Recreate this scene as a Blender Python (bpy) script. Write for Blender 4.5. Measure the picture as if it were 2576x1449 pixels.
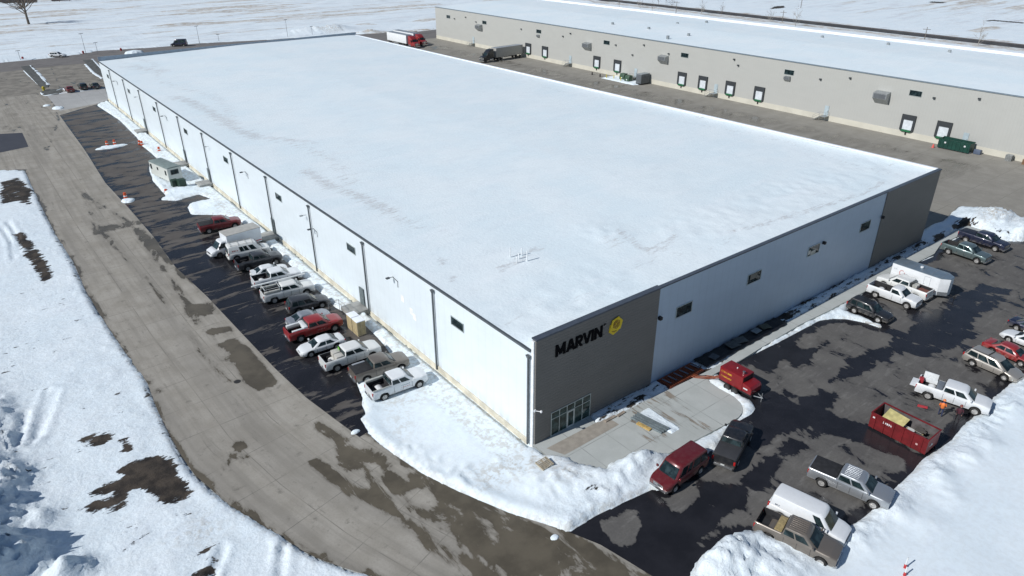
import bpy, bmesh, math, random
import numpy as np
from mathutils import Vector, Matrix
random.seed(7)
S = bpy.context.scene
for o in list(bpy.data.objects): bpy.data.objects.remove(o)
COL = S.collection
R = math.radians

# ---------------------------------------------------------------- camera
CAM = Vector((-30.60, -36.54, 40.0)); YAW, PITCH, ROLL, FPX = 0.66110, 0.47874, -0.00285, 1774.65
fw = Vector((math.sin(YAW)*math.cos(PITCH), math.cos(YAW)*math.cos(PITCH), -math.sin(PITCH)))
r0 = Vector((math.cos(YAW), -math.sin(YAW), 0)); u0 = r0.cross(fw)
rt = r0*math.cos(ROLL)+u0*math.sin(ROLL); up = -r0*math.sin(ROLL)+u0*math.cos(ROLL)
cd = bpy.data.cameras.new('camera'); cam = bpy.data.objects.new('camera', cd); COL.objects.link(cam)
M = Matrix((rt, up, -fw)).transposed().to_4x4(); M.translation = CAM; cam.matrix_world = M
cd.sensor_width = 36; cd.lens = 36*FPX/2576; cd.clip_start = .5; cd.clip_end = 9000
S.camera = cam

# ---------------------------------------------------------------- light
SUN = Vector((-1.25, .15, 1)).normalized()          # towards the sun
EXPOSURE, SUNP, SKYP = 0.15, 3.6, 0.062
w = bpy.data.worlds.new('World'); S.world = w; w.use_nodes = True
wn = w.node_tree; wn.nodes.clear()
sky = wn.nodes.new('ShaderNodeTexSky'); sky.sky_type = 'NISHITA'; sky.sun_disc = False
sky.sun_elevation = math.asin(SUN.z); sky.sun_rotation = math.atan2(SUN.x, SUN.y)
sky.air_density = 1.1; sky.dust_density = .2; sky.ozone_density = 2.6; sky.altitude = 300
bg = wn.nodes.new('ShaderNodeBackground'); bg.inputs[1].default_value = SKYP
wo = wn.nodes.new('ShaderNodeOutputWorld')
wn.links.new(sky.outputs[0], bg.inputs[0]); wn.links.new(bg.outputs[0], wo.inputs[0])
sl = bpy.data.lights.new('sun', 'SUN'); sl.energy = SUNP; sl.angle = R(.5); sl.color = (1, .985, .965)
so = bpy.data.objects.new('sun', sl); COL.objects.link(so)
so.rotation_euler = SUN.to_track_quat('Z', 'Y').to_euler(); so.location = (-60, 0, 80)
S.view_settings.view_transform = 'Standard'; S.view_settings.look = 'None'
S.view_settings.exposure = EXPOSURE; S.view_settings.gamma = 1

# ---------------------------------------------------------------- survey: photo point -> place on the ground / on a wall
def ray(px, py):
    return fw + rt*((px-1288)/FPX) - up*((py-724.5)/FPX)
def G(px, py, z=0.):
    d = ray(px, py); t = (z-CAM.z)/d.z; p = CAM+d*t; return (p.x, p.y)
def W(px, py, ax, val):
    d = ray(px, py); t = (val-CAM[ax])/d[ax]; return CAM+d*t
def GP(L, z=0.): return [G(*p, z) for p in L]

# ---------------------------------------------------------------- numpy helpers
def vnoise(x, y, seed=0):
    xi = np.floor(x).astype(np.int64); yi = np.floor(y).astype(np.int64)
    fx = x-xi; fy = y-yi; fx = fx*fx*(3-2*fx); fy = fy*fy*(3-2*fy)
    def h(a, b):
        n = (a*374761393 + b*668265263 + seed*974711) & 0xffffffff
        n = ((n ^ (n >> 13))*1274126177) & 0xffffffff
        return ((n ^ (n >> 16)) & 0xffff)/65535.
    return (h(xi, yi)*(1-fx)+h(xi+1, yi)*fx)*(1-fy)+(h(xi, yi+1)*(1-fx)+h(xi+1, yi+1)*fx)*fy
def fbm(x, y, o=4, seed=0):
    s = 0; a = .5; t = 0
    for i in range(o):
        s = s+a*vnoise(x, y, seed+i*17); t += a; a *= .5; x = x*2.03+11.3; y = y*2.03+5.7
    return s/t
def sst(a, b, x):
    t = np.clip((x-a)/(b-a), 0, 1); return t*t*(3-2*t)
def sdf(P, poly, near=False):
    """signed distance to a polygon, negative inside"""
    poly = np.asarray(poly, float); n = len(poly)
    best = np.full(len(P), 1e18); ins = np.zeros(len(P), bool); NP = np.zeros_like(P)
    for i in range(n):
        a = poly[i]; b = poly[(i+1) % n]; ab = b-a; L = ab@ab
        if L < 1e-12: continue
        pa = P-a; t = np.clip((pa@ab)/L, 0, 1); q = a+t[:, None]*ab; d = ((P-q)**2).sum(1)
        m = d < best; best = np.where(m, d, best)
        if near: NP[m] = q[m]
        c = ((a[1] > P[:, 1]) != (b[1] > P[:, 1]))
        with np.errstate(divide='ignore', invalid='ignore'):
            xi = (b[0]-a[0])*(P[:, 1]-a[1])/(b[1]-a[1])+a[0]
        ins ^= (c & (P[:, 0] < xi))
    s = np.sqrt(best)*np.where(ins, -1, 1)
    return (s, NP) if near else s

# ---------------------------------------------------------------- materials
def nd(nt, t, ins=None, **pr):
    n = nt.nodes.new(t)
    for k, v in pr.items(): setattr(n, k, v)
    for k, v in (ins or {}).items():
        if isinstance(v, bpy.types.NodeSocket): nt.links.new(v, n.inputs[k])
        else: n.inputs[k].default_value = v
    return n
def newmat(name):
    m = bpy.data.materials.new(name); m.use_nodes = True; nt = m.node_tree; nt.nodes.clear()
    out = nt.nodes.new('ShaderNodeOutputMaterial'); b = nt.nodes.new('ShaderNodeBsdfPrincipled')
    nt.links.new(b.outputs[0], out.inputs[0]); return m, nt, b
def c4(c): return (c[0], c[1], c[2], 1)
def coord(nt, scale=(1, 1, 1), rot=(0, 0, 0)):
    tc = nd(nt, 'ShaderNodeTexCoord'); mp = nd(nt, 'ShaderNodeMapping', {0: tc.outputs['Object']})
    mp.inputs['Scale'].default_value = scale; mp.inputs['Rotation'].default_value = rot; return mp.outputs[0]
def noise(nt, vec, scale, detail=6, rough=.55, dist=0):
    return nd(nt, 'ShaderNodeTexNoise', {'Vector': vec, 'Scale': scale, 'Detail': detail, 'Roughness': rough, 'Distortion': dist}).outputs[0]
def mth(nt, op, a, b=0, c=0, clamp=False):
    return nd(nt, 'ShaderNodeMath', {0: a, 1: b, 2: c}, operation=op, use_clamp=clamp).outputs[0]
def mapr(nt, v, a, b, c=0, d=1):
    return nd(nt, 'ShaderNodeMapRange', {0: v, 1: a, 2: b, 3: c, 4: d}, interpolation_type='SMOOTHSTEP').outputs[0]
def mix(nt, f, a, b, bt='MIX'):
    n = nd(nt, 'ShaderNodeMix', data_type='RGBA', blend_type=bt)
    for i, v in ((0, f), (6, a), (7, b)):
        if isinstance(v, bpy.types.NodeSocket): nt.links.new(v, n.inputs[i])
        else: n.inputs[i].default_value = v if i == 0 else c4(v)
    return n.outputs[2]
def bump(nt, b, h, dist=.05, st=.5):
    n = nd(nt, 'ShaderNodeBump', {'Height': h, 'Distance': dist, 'Strength': st}); nt.links.new(n.outputs[0], b.inputs['Normal'])
def setc(nt, b, v):
    if isinstance(v, bpy.types.NodeSocket): nt.links.new(v, b.inputs['Base Color'])
    else: b.inputs['Base Color'].default_value = c4(v)
_M = {}
def plain(name, col, rough=.6, metal=0, var=.12, scale=1.5, coat=0, bmp=0):
    """a real-world colour with soft wear and grain"""
    if name in _M: return _M[name]
    m, nt, b = newmat(name); v = coord(nt)
    n = noise(nt, v, scale, 5); f = mapr(nt, n, .35, .68)
    dk = tuple(c*(1-var) for c in col); lt = tuple(min(1, c*(1+var*.6)) for c in col)
    setc(nt, b, mix(nt, f, dk, lt)); b.inputs['Roughness'].default_value = rough; b.inputs['Metallic'].default_value = metal
    b.inputs['Coat Weight'].default_value = coat; b.inputs['Coat Roughness'].default_value = .08
    if bmp: bump(nt, b, noise(nt, v, scale*6, 4), bmp, .5)
    _M[name] = m; return m
def paint(name, col, metal=.0, rough=.35):
    """car paint under a film of winter road salt that thickens towards the sills"""
    if name in _M: return _M[name]
    m, nt, b = newmat(name)
    tc = nd(nt, 'ShaderNodeTexCoord'); sp = nd(nt, 'ShaderNodeSeparateXYZ', {0: tc.outputs['Object']})
    n = noise(nt, tc.outputs['Object'], 3.5, 6, .65)
    z = mapr(nt, sp.outputs[2], .95, .25); f = mth(nt, 'MULTIPLY', z, mapr(nt, n, .35, .75), 0, True)
    f = mth(nt, 'MULTIPLY_ADD', f, .8, mth(nt, 'MULTIPLY', mapr(nt, n, .3, .8), .1), True)
    setc(nt, b, mix(nt, f, col, (.30, .27, .235)))
    b.inputs['Metallic'].default_value = metal
    nt.links.new(mapr(nt, f, 0, .5, rough, .75), b.inputs['Roughness'])
    b.inputs['Coat Weight'].default_value = .5; b.inputs['Coat Roughness'].default_value = .1
    _M[name] = m; return m
def glassm(name='tinted_glass', col=(.009, .017, .019), rough=.06):
    if name in _M: return _M[name]
    m, nt, b = newmat(name); v = coord(nt)
    setc(nt, b, mix(nt, mapr(nt, noise(nt, v, 1.8, 4), .4, .65), col, tuple(c*2.6+.008 for c in col)))
    b.inputs['Roughness'].default_value = rough; b.inputs['IOR'].default_value = 1.5
    b.inputs['Specular IOR Level'].default_value = .32; _M[name] = m; return m

def ribbed(name, col, axis, pitch, depth=.02, rough=.45, var=.07, grime=0., line=.1):
    if name in _M: return _M[name]
    m, nt, b = newmat(name); tc = nd(nt, 'ShaderNodeTexCoord'); sp = nd(nt, 'ShaderNodeSeparateXYZ', {0: tc.outputs['Object']})
    a = sp.outputs[axis]; t = mth(nt, 'PINGPONG', a, pitch/2); rib = mapr(nt, t, 0, pitch*.12)
    n = noise(nt, coord(nt, (.25, .25, .6)), 1, 5, .6); col2 = tuple(c*(1-var) for c in col)
    c = mix(nt, mapr(nt, n, .35, .7), col, col2)
    c = mix(nt, mth(nt, 'MULTIPLY', mth(nt, 'SUBTRACT', 1, rib), line), c, tuple(x*.35 for x in col))
    if grime:
        g = mth(nt, 'MULTIPLY', mapr(nt, sp.outputs[2], 1.6, .1), mapr(nt, noise(nt, coord(nt, (1, 1, .3)), 1.4, 5), .4, .7))
        c = mix(nt, mth(nt, 'MULTIPLY', g, grime), c, (.34, .31, .26))
    setc(nt, b, c); b.inputs['Roughness'].default_value = rough
    bump(nt, b, rib, depth, .6); _M[name] = m; return m

def snow_mat():
    m, nt, b = newmat('snow'); v = coord(nt)
    at = lambda s: nd(nt, 'ShaderNodeAttribute', attribute_name=s).outputs['Fac']
    wind = coord(nt, (.22, .9, 1), (0, 0, R(4)))                       # drift streaks run east-west
    nf = noise(nt, v, 2.2, 7, .62); ns = noise(nt, wind, .9, 7, .6)
    nl = noise(nt, v, .12, 4, .5)
    c = mix(nt, mapr(nt, nl, .35, .68), (.745, .83, .875), (.79, .86, .895))
    c = mix(nt, mth(nt, 'MULTIPLY', mapr(nt, ns, .52, .72), .35), c, (.70, .755, .82))
    dirt = mth(nt, 'MULTIPLY', at('dirt'), mapr(nt, nf, .42, .62)); c = mix(nt, dirt, c, (.47, .43, .36))
    far = coord(nt, (.010, .085, 1), (0, 0, R(34))); ng = noise(nt, far, 1., 9, .62, .3)
    gm = mth(nt, 'ADD', at('grass'), mth(nt, 'MULTIPLY_ADD', ng, 1.9, -.88)); gm = mapr(nt, gm, .47, .66)
    gm = mth(nt, 'MULTIPLY', gm, mapr(nt, noise(nt, v, .35, 6, .7), .38, .58, .25, 1))
    nq = noise(nt, coord(nt, (.05, .3, 1), (0, 0, R(34))), 1., 8, .65); c = mix(nt, mth(nt, 'MULTIPLY', mth(nt, 'MULTIPLY', mapr(nt, nq, .48, .66), mapr(nt, at('grass'), 0, .3)), .55), c, (.55, .57, .60))
    c = mix(nt, mth(nt, 'MULTIPLY', gm, .85), c, mix(nt, mapr(nt, nl, .4, .6), (.40, .33, .25), (.56, .51, .44)))
    wind2 = coord(nt, (.48, 1.35, 1), (0, 0, R(-6)))
    nb = noise(nt, wind2, 1.0, 10, .70); bm_ = mth(nt, 'ADD', at('bare'), mth(nt, 'MULTIPLY_ADD', nb, 1.9, -.95))
    bm_ = mapr(nt, bm_, .49, .56)
    soil = mix(nt, mapr(nt, noise(nt, v, .8, 6), .35, .65), (.030, .025, .021), (.075, .060, .046))
    c = mix(nt, bm_, c, soil); setc(nt, b, c)
    b.inputs['Roughness'].default_value = .62; b.inputs['Specular IOR Level'].default_value = .25
    h = mth(nt, 'MULTIPLY', mth(nt, 'MULTIPLY_ADD', ns, 1.3, mth(nt, 'MULTIPLY', nf, .55)), mth(nt, 'MULTIPLY_ADD', at('soft'), -.82, 1)); h = mth(nt, 'MULTIPLY_ADD', bm_, -.25, h)
    bump(nt, b, h, .22, .75); return m

def pave(name, dry, dry2, wetc, amp=1.1, bias=0., st=(.25, 1), rot=0, scale=.5, joints=None, tracks=False, salt=.0, wr=.22, fine=.16):
    m, nt, b = newmat(name); v = coord(nt); vs = coord(nt, (st[0], st[1], 1), (0, 0, R(rot)))
    at = lambda s: nd(nt, 'ShaderNodeAttribute', attribute_name=s).outputs['Fac']
    n1 = noise(nt, vs, scale, 10, .68, .5); n2 = noise(nt, v, .35, 6, .6); n3 = noise(nt, v, 6, 4, .7)
    wet = mth(nt, 'ADD', at('wet'), mth(nt, 'MULTIPLY_ADD', n1, amp, -amp*.5+bias)); wm = mapr(nt, wet, .475, .545)
    c = mix(nt, mapr(nt, n2, .3, .7), dry, dry2)
    c = mix(nt, mth(nt, 'MULTIPLY', mapr(nt, n3, .35, .75), fine), c, tuple(x*.45 for x in dry))
    if tracks:
        lv = nd(nt, 'ShaderNodeCombineXYZ', {0: mth(nt, 'MULTIPLY', at('u'), .75), 1: mth(nt, 'MULTIPLY', at('v'), .035)}).outputs[0]
        tn = noise(nt, lv, 1.6, 7, .6); c = mix(nt, mth(nt, 'MULTIPLY', mapr(nt, tn, .42, .66), .36), c, tuple(x*.5 for x in dry))
        lw = nd(nt, 'ShaderNodeCombineXYZ', {0: mth(nt, 'MULTIPLY', at('u'), .22), 1: mth(nt, 'MULTIPLY', at('v'), .02), 2: 7.7}).outputs[0]
        c = mix(nt, mth(nt, 'MULTIPLY', mapr(nt, noise(nt, lw, 1.3, 5, .6), .45, .62), .42), c, tuple(x*.6 for x in dry2))
        c = mix(nt, mth(nt, 'MULTIPLY', mapr(nt, noise(nt, v, .9, 8, .72), .56, .70), .55), c, tuple(x*.38 for x in dry))
        lv2 = nd(nt, 'ShaderNodeCombineXYZ', {0: mth(nt, 'MULTIPLY', at('u'), .9), 1: mth(nt, 'MULTIPLY', at('v'), .12), 2: 3.3}).outputs[0]
        c = mix(nt, mth(nt, 'MULTIPLY', mapr(nt, noise(nt, lv2, 2.2, 6, .7), .6, .7), .3), c, tuple(x*.28 for x in dry))
    if salt:
        sn = noise(nt, coord(nt, (.4, 1.6, 1), (0, 0, R(rot))), 1.1, 7, .7); c = mix(nt, mth(nt, 'MULTIPLY', mapr(nt, sn, .5, .72), salt), c, (.36, .35, .33))
    jm = None
    if joints:
        ju = mth(nt, 'PINGPONG', at('u'), joints[0]/2); jv = mth(nt, 'PINGPONG', at('v'), joints[1]/2)
        jm = mapr(nt, mth(nt, 'MINIMUM', ju, jv), .015, .055, 1, 0)
        c = mix(nt, mth(nt, 'MULTIPLY', jm, mapr(nt, n2, .38, .62, .1, .6)), c, tuple(x*.3 for x in dry))
    damp = mapr(nt, wet, .36, .5)
    c = mix(nt, mth(nt, 'MULTIPLY', damp, .35), c, tuple(x*.55 for x in dry))
    w2 = mix(nt, mapr(nt, n2, .35, .65), wetc, tuple(x*1.5 for x in wetc))
    c = mix(nt, wm, c, w2)
    setc(nt, b, c); nt.links.new(mapr(nt, wm, 0, 1, .9, wr), b.inputs['Roughness'])
    b.inputs['Specular IOR Level'].default_value = .35
    bump(nt, b, n3, .012, .4); return m

# ---------------------------------------------------------------- mesh helpers
def tag(o, label=None, cat=None, group=None, kind=None):
    if label: o['label'] = label
    if cat: o['category'] = cat
    if group: o['group'] = group
    if kind: o['kind'] = kind
    return o
def empty(name, loc=(0, 0, 0), rz=0, label=None, cat=None, group=None):
    o = bpy.data.objects.new(name, None); COL.objects.link(o); o.location = loc; o.rotation_euler = (0, 0, rz)
    o.empty_display_size = .3; return tag(o, label, cat, group)
class MB:
    def __init__(s): s.v = []; s.f = []; s.m = []
    def add(s, vs, fs, mi=0):
        k = len(s.v); s.v += [tuple(p) for p in vs]; s.f += [tuple(i+k for i in f) for f in fs]; s.m += [mi]*len(fs); return s
    def box(s, x0, x1, y0, y1, z0, z1, mi=0):
        return s.add([(x0, y0, z0), (x1, y0, z0), (x1, y1, z0), (x0, y1, z0), (x0, y0, z1), (x1, y0, z1), (x1, y1, z1), (x0, y1, z1)],
                     [(0, 3, 2, 1), (4, 5, 6, 7), (0, 1, 5, 4), (1, 2, 6, 5), (2, 3, 7, 6), (3, 0, 4, 7)], mi)
    def prism(s, pts, ax, a, b, mi=0):
        """polygon pts (2D) extruded along axis ax from a to b"""
        def P(p, t):
            return (t, p[0], p[1]) if ax == 0 else (p[0], t, p[1]) if ax == 1 else (p[0], p[1], t)
        n = len(pts); vs = [P(p, a) for p in pts]+[P(p, b) for p in pts]
        return s.add(vs, [tuple(range(n))[::-1], tuple(range(n, 2*n))]+[(i, (i+1) % n, n+(i+1) % n, n+i) for i in range(n)], mi)
    def tube(s, pts, r, n=8, mi=0, r2=None):
        pts = [Vector(p) for p in pts]; k0 = len(s.v); rings = []
        for i, p in enumerate(pts):
            d = (pts[min(i+1, len(pts)-1)]-pts[max(i-1, 0)]).normalized()
            a = d.orthogonal().normalized() if abs(d.z) < .9 else Vector((1, 0, 0)).cross(d).normalized(); b2 = d.cross(a)
            rr = r if r2 is None else r+(r2-r)*i/(len(pts)-1)
            rings.append([p+a*rr*math.cos(2*math.pi*j/n)+b2*rr*math.sin(2*math.pi*j/n) for j in range(n)])
        vs = [q for ring in rings for q in ring]; fs = []
        for i in range(len(rings)-1):
            for j in range(n): fs.append((i*n+j, i*n+(j+1) % n, (i+1)*n+(j+1) % n, (i+1)*n+j))
        fs += [tuple(range(n))[::-1], tuple((len(rings)-1)*n+j for j in range(n))]
        return s.add(vs, fs, mi)
    def lathe(s, prof, ax='y', c=(0, 0, 0), n=20, mi=0):
        """profile (r, t) spun about axis through c"""
        vs = []
        for r_, t in prof:
            for j in range(n):
                a = 2*math.pi*j/n; ca, sa = r_*math.cos(a), r_*math.sin(a)
                p = (ca, t, sa) if ax == 'y' else (t, ca, sa) if ax == 'x' else (ca, sa, t)
                vs.append((p[0]+c[0], p[1]+c[1], p[2]+c[2]))
        fs = [(i*n+j, i*n+(j+1) % n, (i+1)*n+(j+1) % n, (i+1)*n+j) for i in range(len(prof)-1) for j in range(n)]
        return s.add(vs, fs, mi)
    def build(s, name, mats, parent=None, bevel=0, smooth=35, recalc=True, loc=None):
        me = bpy.data.meshes.new(name); me.from_pydata(s.v, [], s.f)
        mats = mats if isinstance(mats, (list, tuple)) else [mats]
        for m_ in mats: me.materials.append(m_)
        if len(mats) > 1:
            for p, i in zip(me.polygons, s.m): p.material_index = i
        bm = bmesh.new(); bm.from_mesh(me)
        if bevel:
            ed = [e for e in bm.edges if len(e.link_faces) == 2 and e.calc_face_angle(0) > R(30)]
            bmesh.ops.bevel(bm, geom=ed, offset=bevel, segments=2, profile=.6, affect='EDGES', clamp_overlap=True)
        if recalc: bmesh.ops.recalc_face_normals(bm, faces=bm.faces)
        bm.to_mesh(me); bm.free()
        me.shade_smooth(); me.set_sharp_from_angle(angle=R(smooth))
        o = bpy.data.objects.new(name, me); COL.objects.link(o)
        if parent: o.parent = parent
        if loc: o.location = loc
        return o
def boxo(name, m, parent, *b, bevel=0): return MB().box(*b).build(name, m, parent, bevel)
def npmesh(name, V, F, mats, attrs=None, smooth=True, parent=None):
    me = bpy.data.meshes.new(name); me.vertices.add(len(V)); me.vertices.foreach_set('co', V.astype(np.float32).ravel())
    me.loops.add(F.size); me.loops.foreach_set('vertex_index', F.astype(np.int32).ravel())
    me.polygons.add(len(F)); me.polygons.foreach_set('loop_start', np.arange(0, F.size, 4, dtype=np.int32))
    me.update(calc_edges=True); me.validate()
    me.materials.append(mats)
    for k, a in (attrs or {}).items():
        at = me.attributes.new(k, 'FLOAT', 'POINT'); at.data.foreach_set('value', a.astype(np.float32))
    if smooth: me.shade_smooth()
    o = bpy.data.objects.new(name, me); COL.objects.link(o)
    if parent: o.parent = parent
    return o
def grid(xs, ys):
    X, Y = np.meshgrid(xs, ys); P = np.stack([X.ravel(), Y.ravel()], 1); nx, ny = len(xs), len(ys)
    i = (np.arange(ny-1)[:, None]*nx+np.arange(nx-1)[None]).ravel()
    return P, np.stack([i, i+1, i+nx+1, i+nx], 1)
def wetfield(P, polys, soft=1.3, base=0.):
    a = np.full(len(P), float(base))
    for s_, L in polys:
        L = np.array(L); m = (P[:, 0] > L[:, 0].min()-3) & (P[:, 0] < L[:, 0].max()+3) & (P[:, 1] > L[:, 1].min()-3) & (P[:, 1] < L[:, 1].max()+3)
        if not m.any(): continue
        q = .5+.5*np.clip(-sdf(P[m], L)/soft, -1, 1); v = np.where(q > .5, .5+(q-.5)*2*(abs(s_)-.5), q)
        a[m] = np.maximum(a[m], v) if s_ > 0 else a[m]*(1-q)
    return a
def polysheet(name, poly, z, m, step=.6, wet=None, base=0., uv=None, soft=1.3, edge=0., ew=1.5):
    poly = np.array(poly); lo = poly.min(0)-step; hi = poly.max(0)+step
    P, F = grid(np.arange(lo[0], hi[0]+step, step), np.arange(lo[1], hi[1]+step, step))
    s_, NP = sdf(P, poly, True); keep = (s_[F] < 0).any(1); F = F[keep]
    P = np.where((s_ > 0)[:, None], NP, P)
    se = np.minimum(s_, 0)
    us = np.unique(F); rm = np.full(len(P), -1); rm[us] = np.arange(len(us)); F = rm[F]; P = P[us]; se = se[us]
    V = np.concatenate([P, np.full((len(P), 1), z)], 1)
    at = {'wet': wetfield(P, wet or [], soft, base)}
    if edge: at['wet'] = np.maximum(at['wet'], edge*np.clip(1+se/ew, 0, 1)**.5)
    at['u'], at['v'] = uv(P) if uv else (P[:, 0], P[:, 1])
    return tag(npmesh(name, V, F, m, at), kind='structure')

# ================================================================ GROUND
def polyuv(pts):
    pts = np.array(pts, float)
    def f(P):
        best = np.full(len(P), 1e18); U = np.zeros(len(P)); V = np.zeros(len(P)); acc = 0
        for a, b in zip(pts[:-1], pts[1:]):
            ab = b-a; L = np.hypot(*ab); t = np.clip(((P-a)@ab)/L/L, 0, 1); q = a+t[:, None]*ab
            d = np.hypot(*(P-q).T); m = d < best; sg = np.sign((P[:, 0]-a[0])*ab[1]-(P[:, 1]-a[1])*ab[0])
            best = np.where(m, d, best); U = np.where(m, d*sg, U); V = np.where(m, acc+t*L, V); acc += L
        return U, V
    return f
ROAD = GP([(-260, 436), (0, 431), (62, 428), (85, 480), (105, 520), (140, 590), (185, 660), (215, 730), (250, 790), (290, 850), (335, 915), (372, 965),
    (383, 1000), (400, 1040), (430, 1100), (455, 1145), (490, 1195), (530, 1230), (575, 1270), (640, 1310), (700, 1345), (760, 1385), (800, 1405),
    (870, 1430), (930, 1449), (1000, 1490), (1100, 1560), (1250, 1700), (1850, 1850), (1735, 1470), (1735, 1449), (1690, 1400), (1600, 1360), (1430, 1337), (1280, 1290),
    (1150, 1235), (1060, 1190), (960, 1122), (925, 1090)])+[(-11.2, 12), (-12.2, 30), (-12.6, 120)]+GP([(245, 262), (272, 252), (262, 190), (250, 140), (245, 130), (150, 143), (0, 158), (-260, 178)])
LOT_A = GP([(150, 290), (240, 263), (300, 302), (343, 345), (355, 365), (375, 381), (394, 398), (380, 412), (374, 425), (384, 455), (413, 488), (416, 494), (398, 503), (440, 505),
    (500, 489), (530, 500), (480, 512), (470, 520), (480, 540), (560, 541), (600, 552), (640, 590), (690, 632), (735, 672), (780, 712), (822, 752), (845, 775), (868, 786), (905, 805), (950, 850), (975, 880),
    (985, 895), (935, 925), (893, 945), (897, 965), (905, 985), (913, 1000), (909, 1016), (918, 1040), (906, 1052), (925, 1086),
    (905, 1100), (850, 1060), (770, 1000), (690, 925), (600, 830), (520, 745), (440, 670), (390, 600), (330, 530), (265, 460), (215, 380)])
LOT_B = GP([(1430, 1338), (1500, 1297), (1560, 1268), (1640, 1232), (1655, 1238), (1720, 1187), (1760, 1165), (1790, 1130), (1800, 1150), (1812, 1118), (1825, 1090), (1850, 1064), (1890, 1042),
    (1902, 1028), (1890, 1010), (1866, 998), (1850, 978), (1815, 955), (1803, 940), (1862, 909), (1906, 887), (1980, 850), (2060, 807), (2091, 802), (2130, 803), (2175, 812), (2216, 826), (2222, 820),
    (2160, 795), (2128, 785), (2140, 765), (2192, 722), (2250, 690), (2313, 660), (2348, 646), (2362, 622), (2414, 596), (2421, 581), (2471, 583), (2502, 597), (2522, 607), (2576, 607)])+[(118, -9), (118, -21.7)]+GP([
    (2576, 940), (2530, 975), (2490, 1010), (2450, 1047), (2420, 1072), (2390, 1110), (2320, 1155), (2300, 1182), (2240, 1237), (2210, 1270), (2160, 1310), (2132, 1324), (2080, 1350), (2000, 1360), (1935, 1352),
    (1898, 1339), (1850, 1352), (1800, 1380), (1750, 1420), (1735, 1449), (1722, 1490), (1640, 1449), (1580, 1412), (1510, 1370)])
PADV = [(.05, 0)]+GP([(1372, 1144), (1400, 1146), (1437, 1149), (1441, 1160), (1470, 1170), (1500, 1180), (1522, 1188), (1530, 1172), (1560, 1160), (1590, 1140), (1620, 1138), (1650, 1150), (1700, 1132), (1760, 1103),
    (1805, 1080), (1838, 1064), (1863, 1045), (1868, 1029), (1862, 1016), (1842, 998), (1805, 978), (1776, 958), (1800, 940), (1862, 909), (1911, 879), (2012, 819), (2091, 781), (2190, 728), (2310, 661), (2350, 640), (2365, 618), (2415, 593),
    (2463, 584), (2470, 579), (2434, 569), (2412, 577), (2376, 599), (2322, 627), (2283, 649), (2200, 694), (2091, 753), (1944, 833), (1874, 874), (1808, 921), (1771, 940), (1661, 993), (1571, 1037), (1535, 1057), (1500, 1072)])+[(6.7, 0)]
PAD = [(.05, -.02)]+GP([(1372, 1146), (1400, 1172), (1500, 1210), (1640, 1168), (1700, 1134), (1760, 1105), (1805, 1081), (1838, 1065), (1858, 1052), (1867, 1040), (1868, 1029), (1862, 1016), (1842, 998), (1805, 978), (1776, 958), (1800, 942), (1862, 910), (1911, 879), (2012, 819), (2091, 781), (2190, 728), (2310, 661), (2350, 640), (2365, 618), (2415, 593),
    (2463, 584), (2470, 579), (2434, 569), (2412, 577), (2376, 599), (2322, 627), (2283, 649), (2200, 694), (2091, 753), (1944, 833), (1874, 874), (1808, 921), (1771, 940), (1661, 993), (1571, 1037), (1535, 1057), (1500, 1072)])+[(6.7, -.02)]
YARD = GP([(2344, 502), (2412, 519), (2480, 533), (2576, 553), (2760, 592)])+[(124, -34), (124, 236), (70, 236), (70, 20)]
RAMP = GP([(2344, 502), (2412, 519), (2371, 557), (2335, 570), (2318, 582)])+[(70.45, 1), (70.45, 14)]
FARR = GP([(-300, 168), (0, 158), (150, 144), (245, 128), (420, 117), (500, 109), (640, 102), (760, 94), (890, 86), (1000, 82), (1097, 75), (1300, 64), (1300, 78), (1097, 96), (950, 104), (800, 116), (640, 128), (450, 140), (250, 156), (150, 165), (0, 182), (-300, 192)])
ISL1 = GP([(52, 168), (80, 165), (124, 213), (121, 220), (101, 220)])
ISL2 = GP([(208, 152), (232, 150), (262, 185), (262, 197), (235, 180)])
ISL3 = GP([(103, 232), (116, 226), (150, 224), (158, 230), (145, 238), (108, 240)])
APR = GP([(116, 238), (160, 229), (262, 219), (274, 250), (246, 260), (150, 279)])

# ---- relief of the snow: berms, ploughed piles, drifts
PILES = [  # x, y, rx, ry, height, chunkiness
    (-40.0, 2, 3.2, 13, 3.2, .9), (-38.9, 13, 2.4, 2.6, 3.0, 1.), (-38.6, 19, 2.2, 2.2, 2.8, 1.), (-39.0, 25, 2.6, 3, 2.4, 1.), (-38.6, 31, 1.8, 2, 2.3, 1.), (-38.9, 38, 2.2, 3, 2.0, .9), (-38.6, 46, 1.6, 3, 1.6, .9), (-39.2, 55, 2.0, 5, 1.5, .7), (-38, 68, 2, 8, 1.0, .5), (-35.6, 12, 1.2, 1.2, .9, 1.), (-35.8, 22, 1.1, 1.6, 1.0, 1.), (-35.9, 28, 1., 1.2, .7, 1.), (-34.5, 16, 1.0, .9, .6, 1.),
    (-33.8, 9.0, 1.2, .9, 1.3, 1.), (-32.6, 4.0, 1.5, 1.2, 1.4, 1.), (-35.5, 33, 1.0, 2.5, .8, .6), (-29, -3, 4, 3, .9, .8), (-24, -7, 4, 2, .7, .8)]
def pile(D, rx, ry, h, ck): x, y = G(*D); PILES.append((x, y, rx, ry, h, ck))
pile((1595, 1172), 1.7, .8, .75, .8); pile((1560, 1210), 2.6, 1.2, .5, .9); pile((1480, 1215), 2.2, 1.4, .45, .9); pile((1410, 1210), 1.8, 1.2, .35, .9); pile((1370, 1230), 2, 1.5, .35, .9)
pile((1440, 1300), 2.5, 1.2, .25, .6); pile((1330, 1190), 2.0, 1.5, .25, .7); pile((1635, 1165), 1.3, .8, .55, .8)
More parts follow.
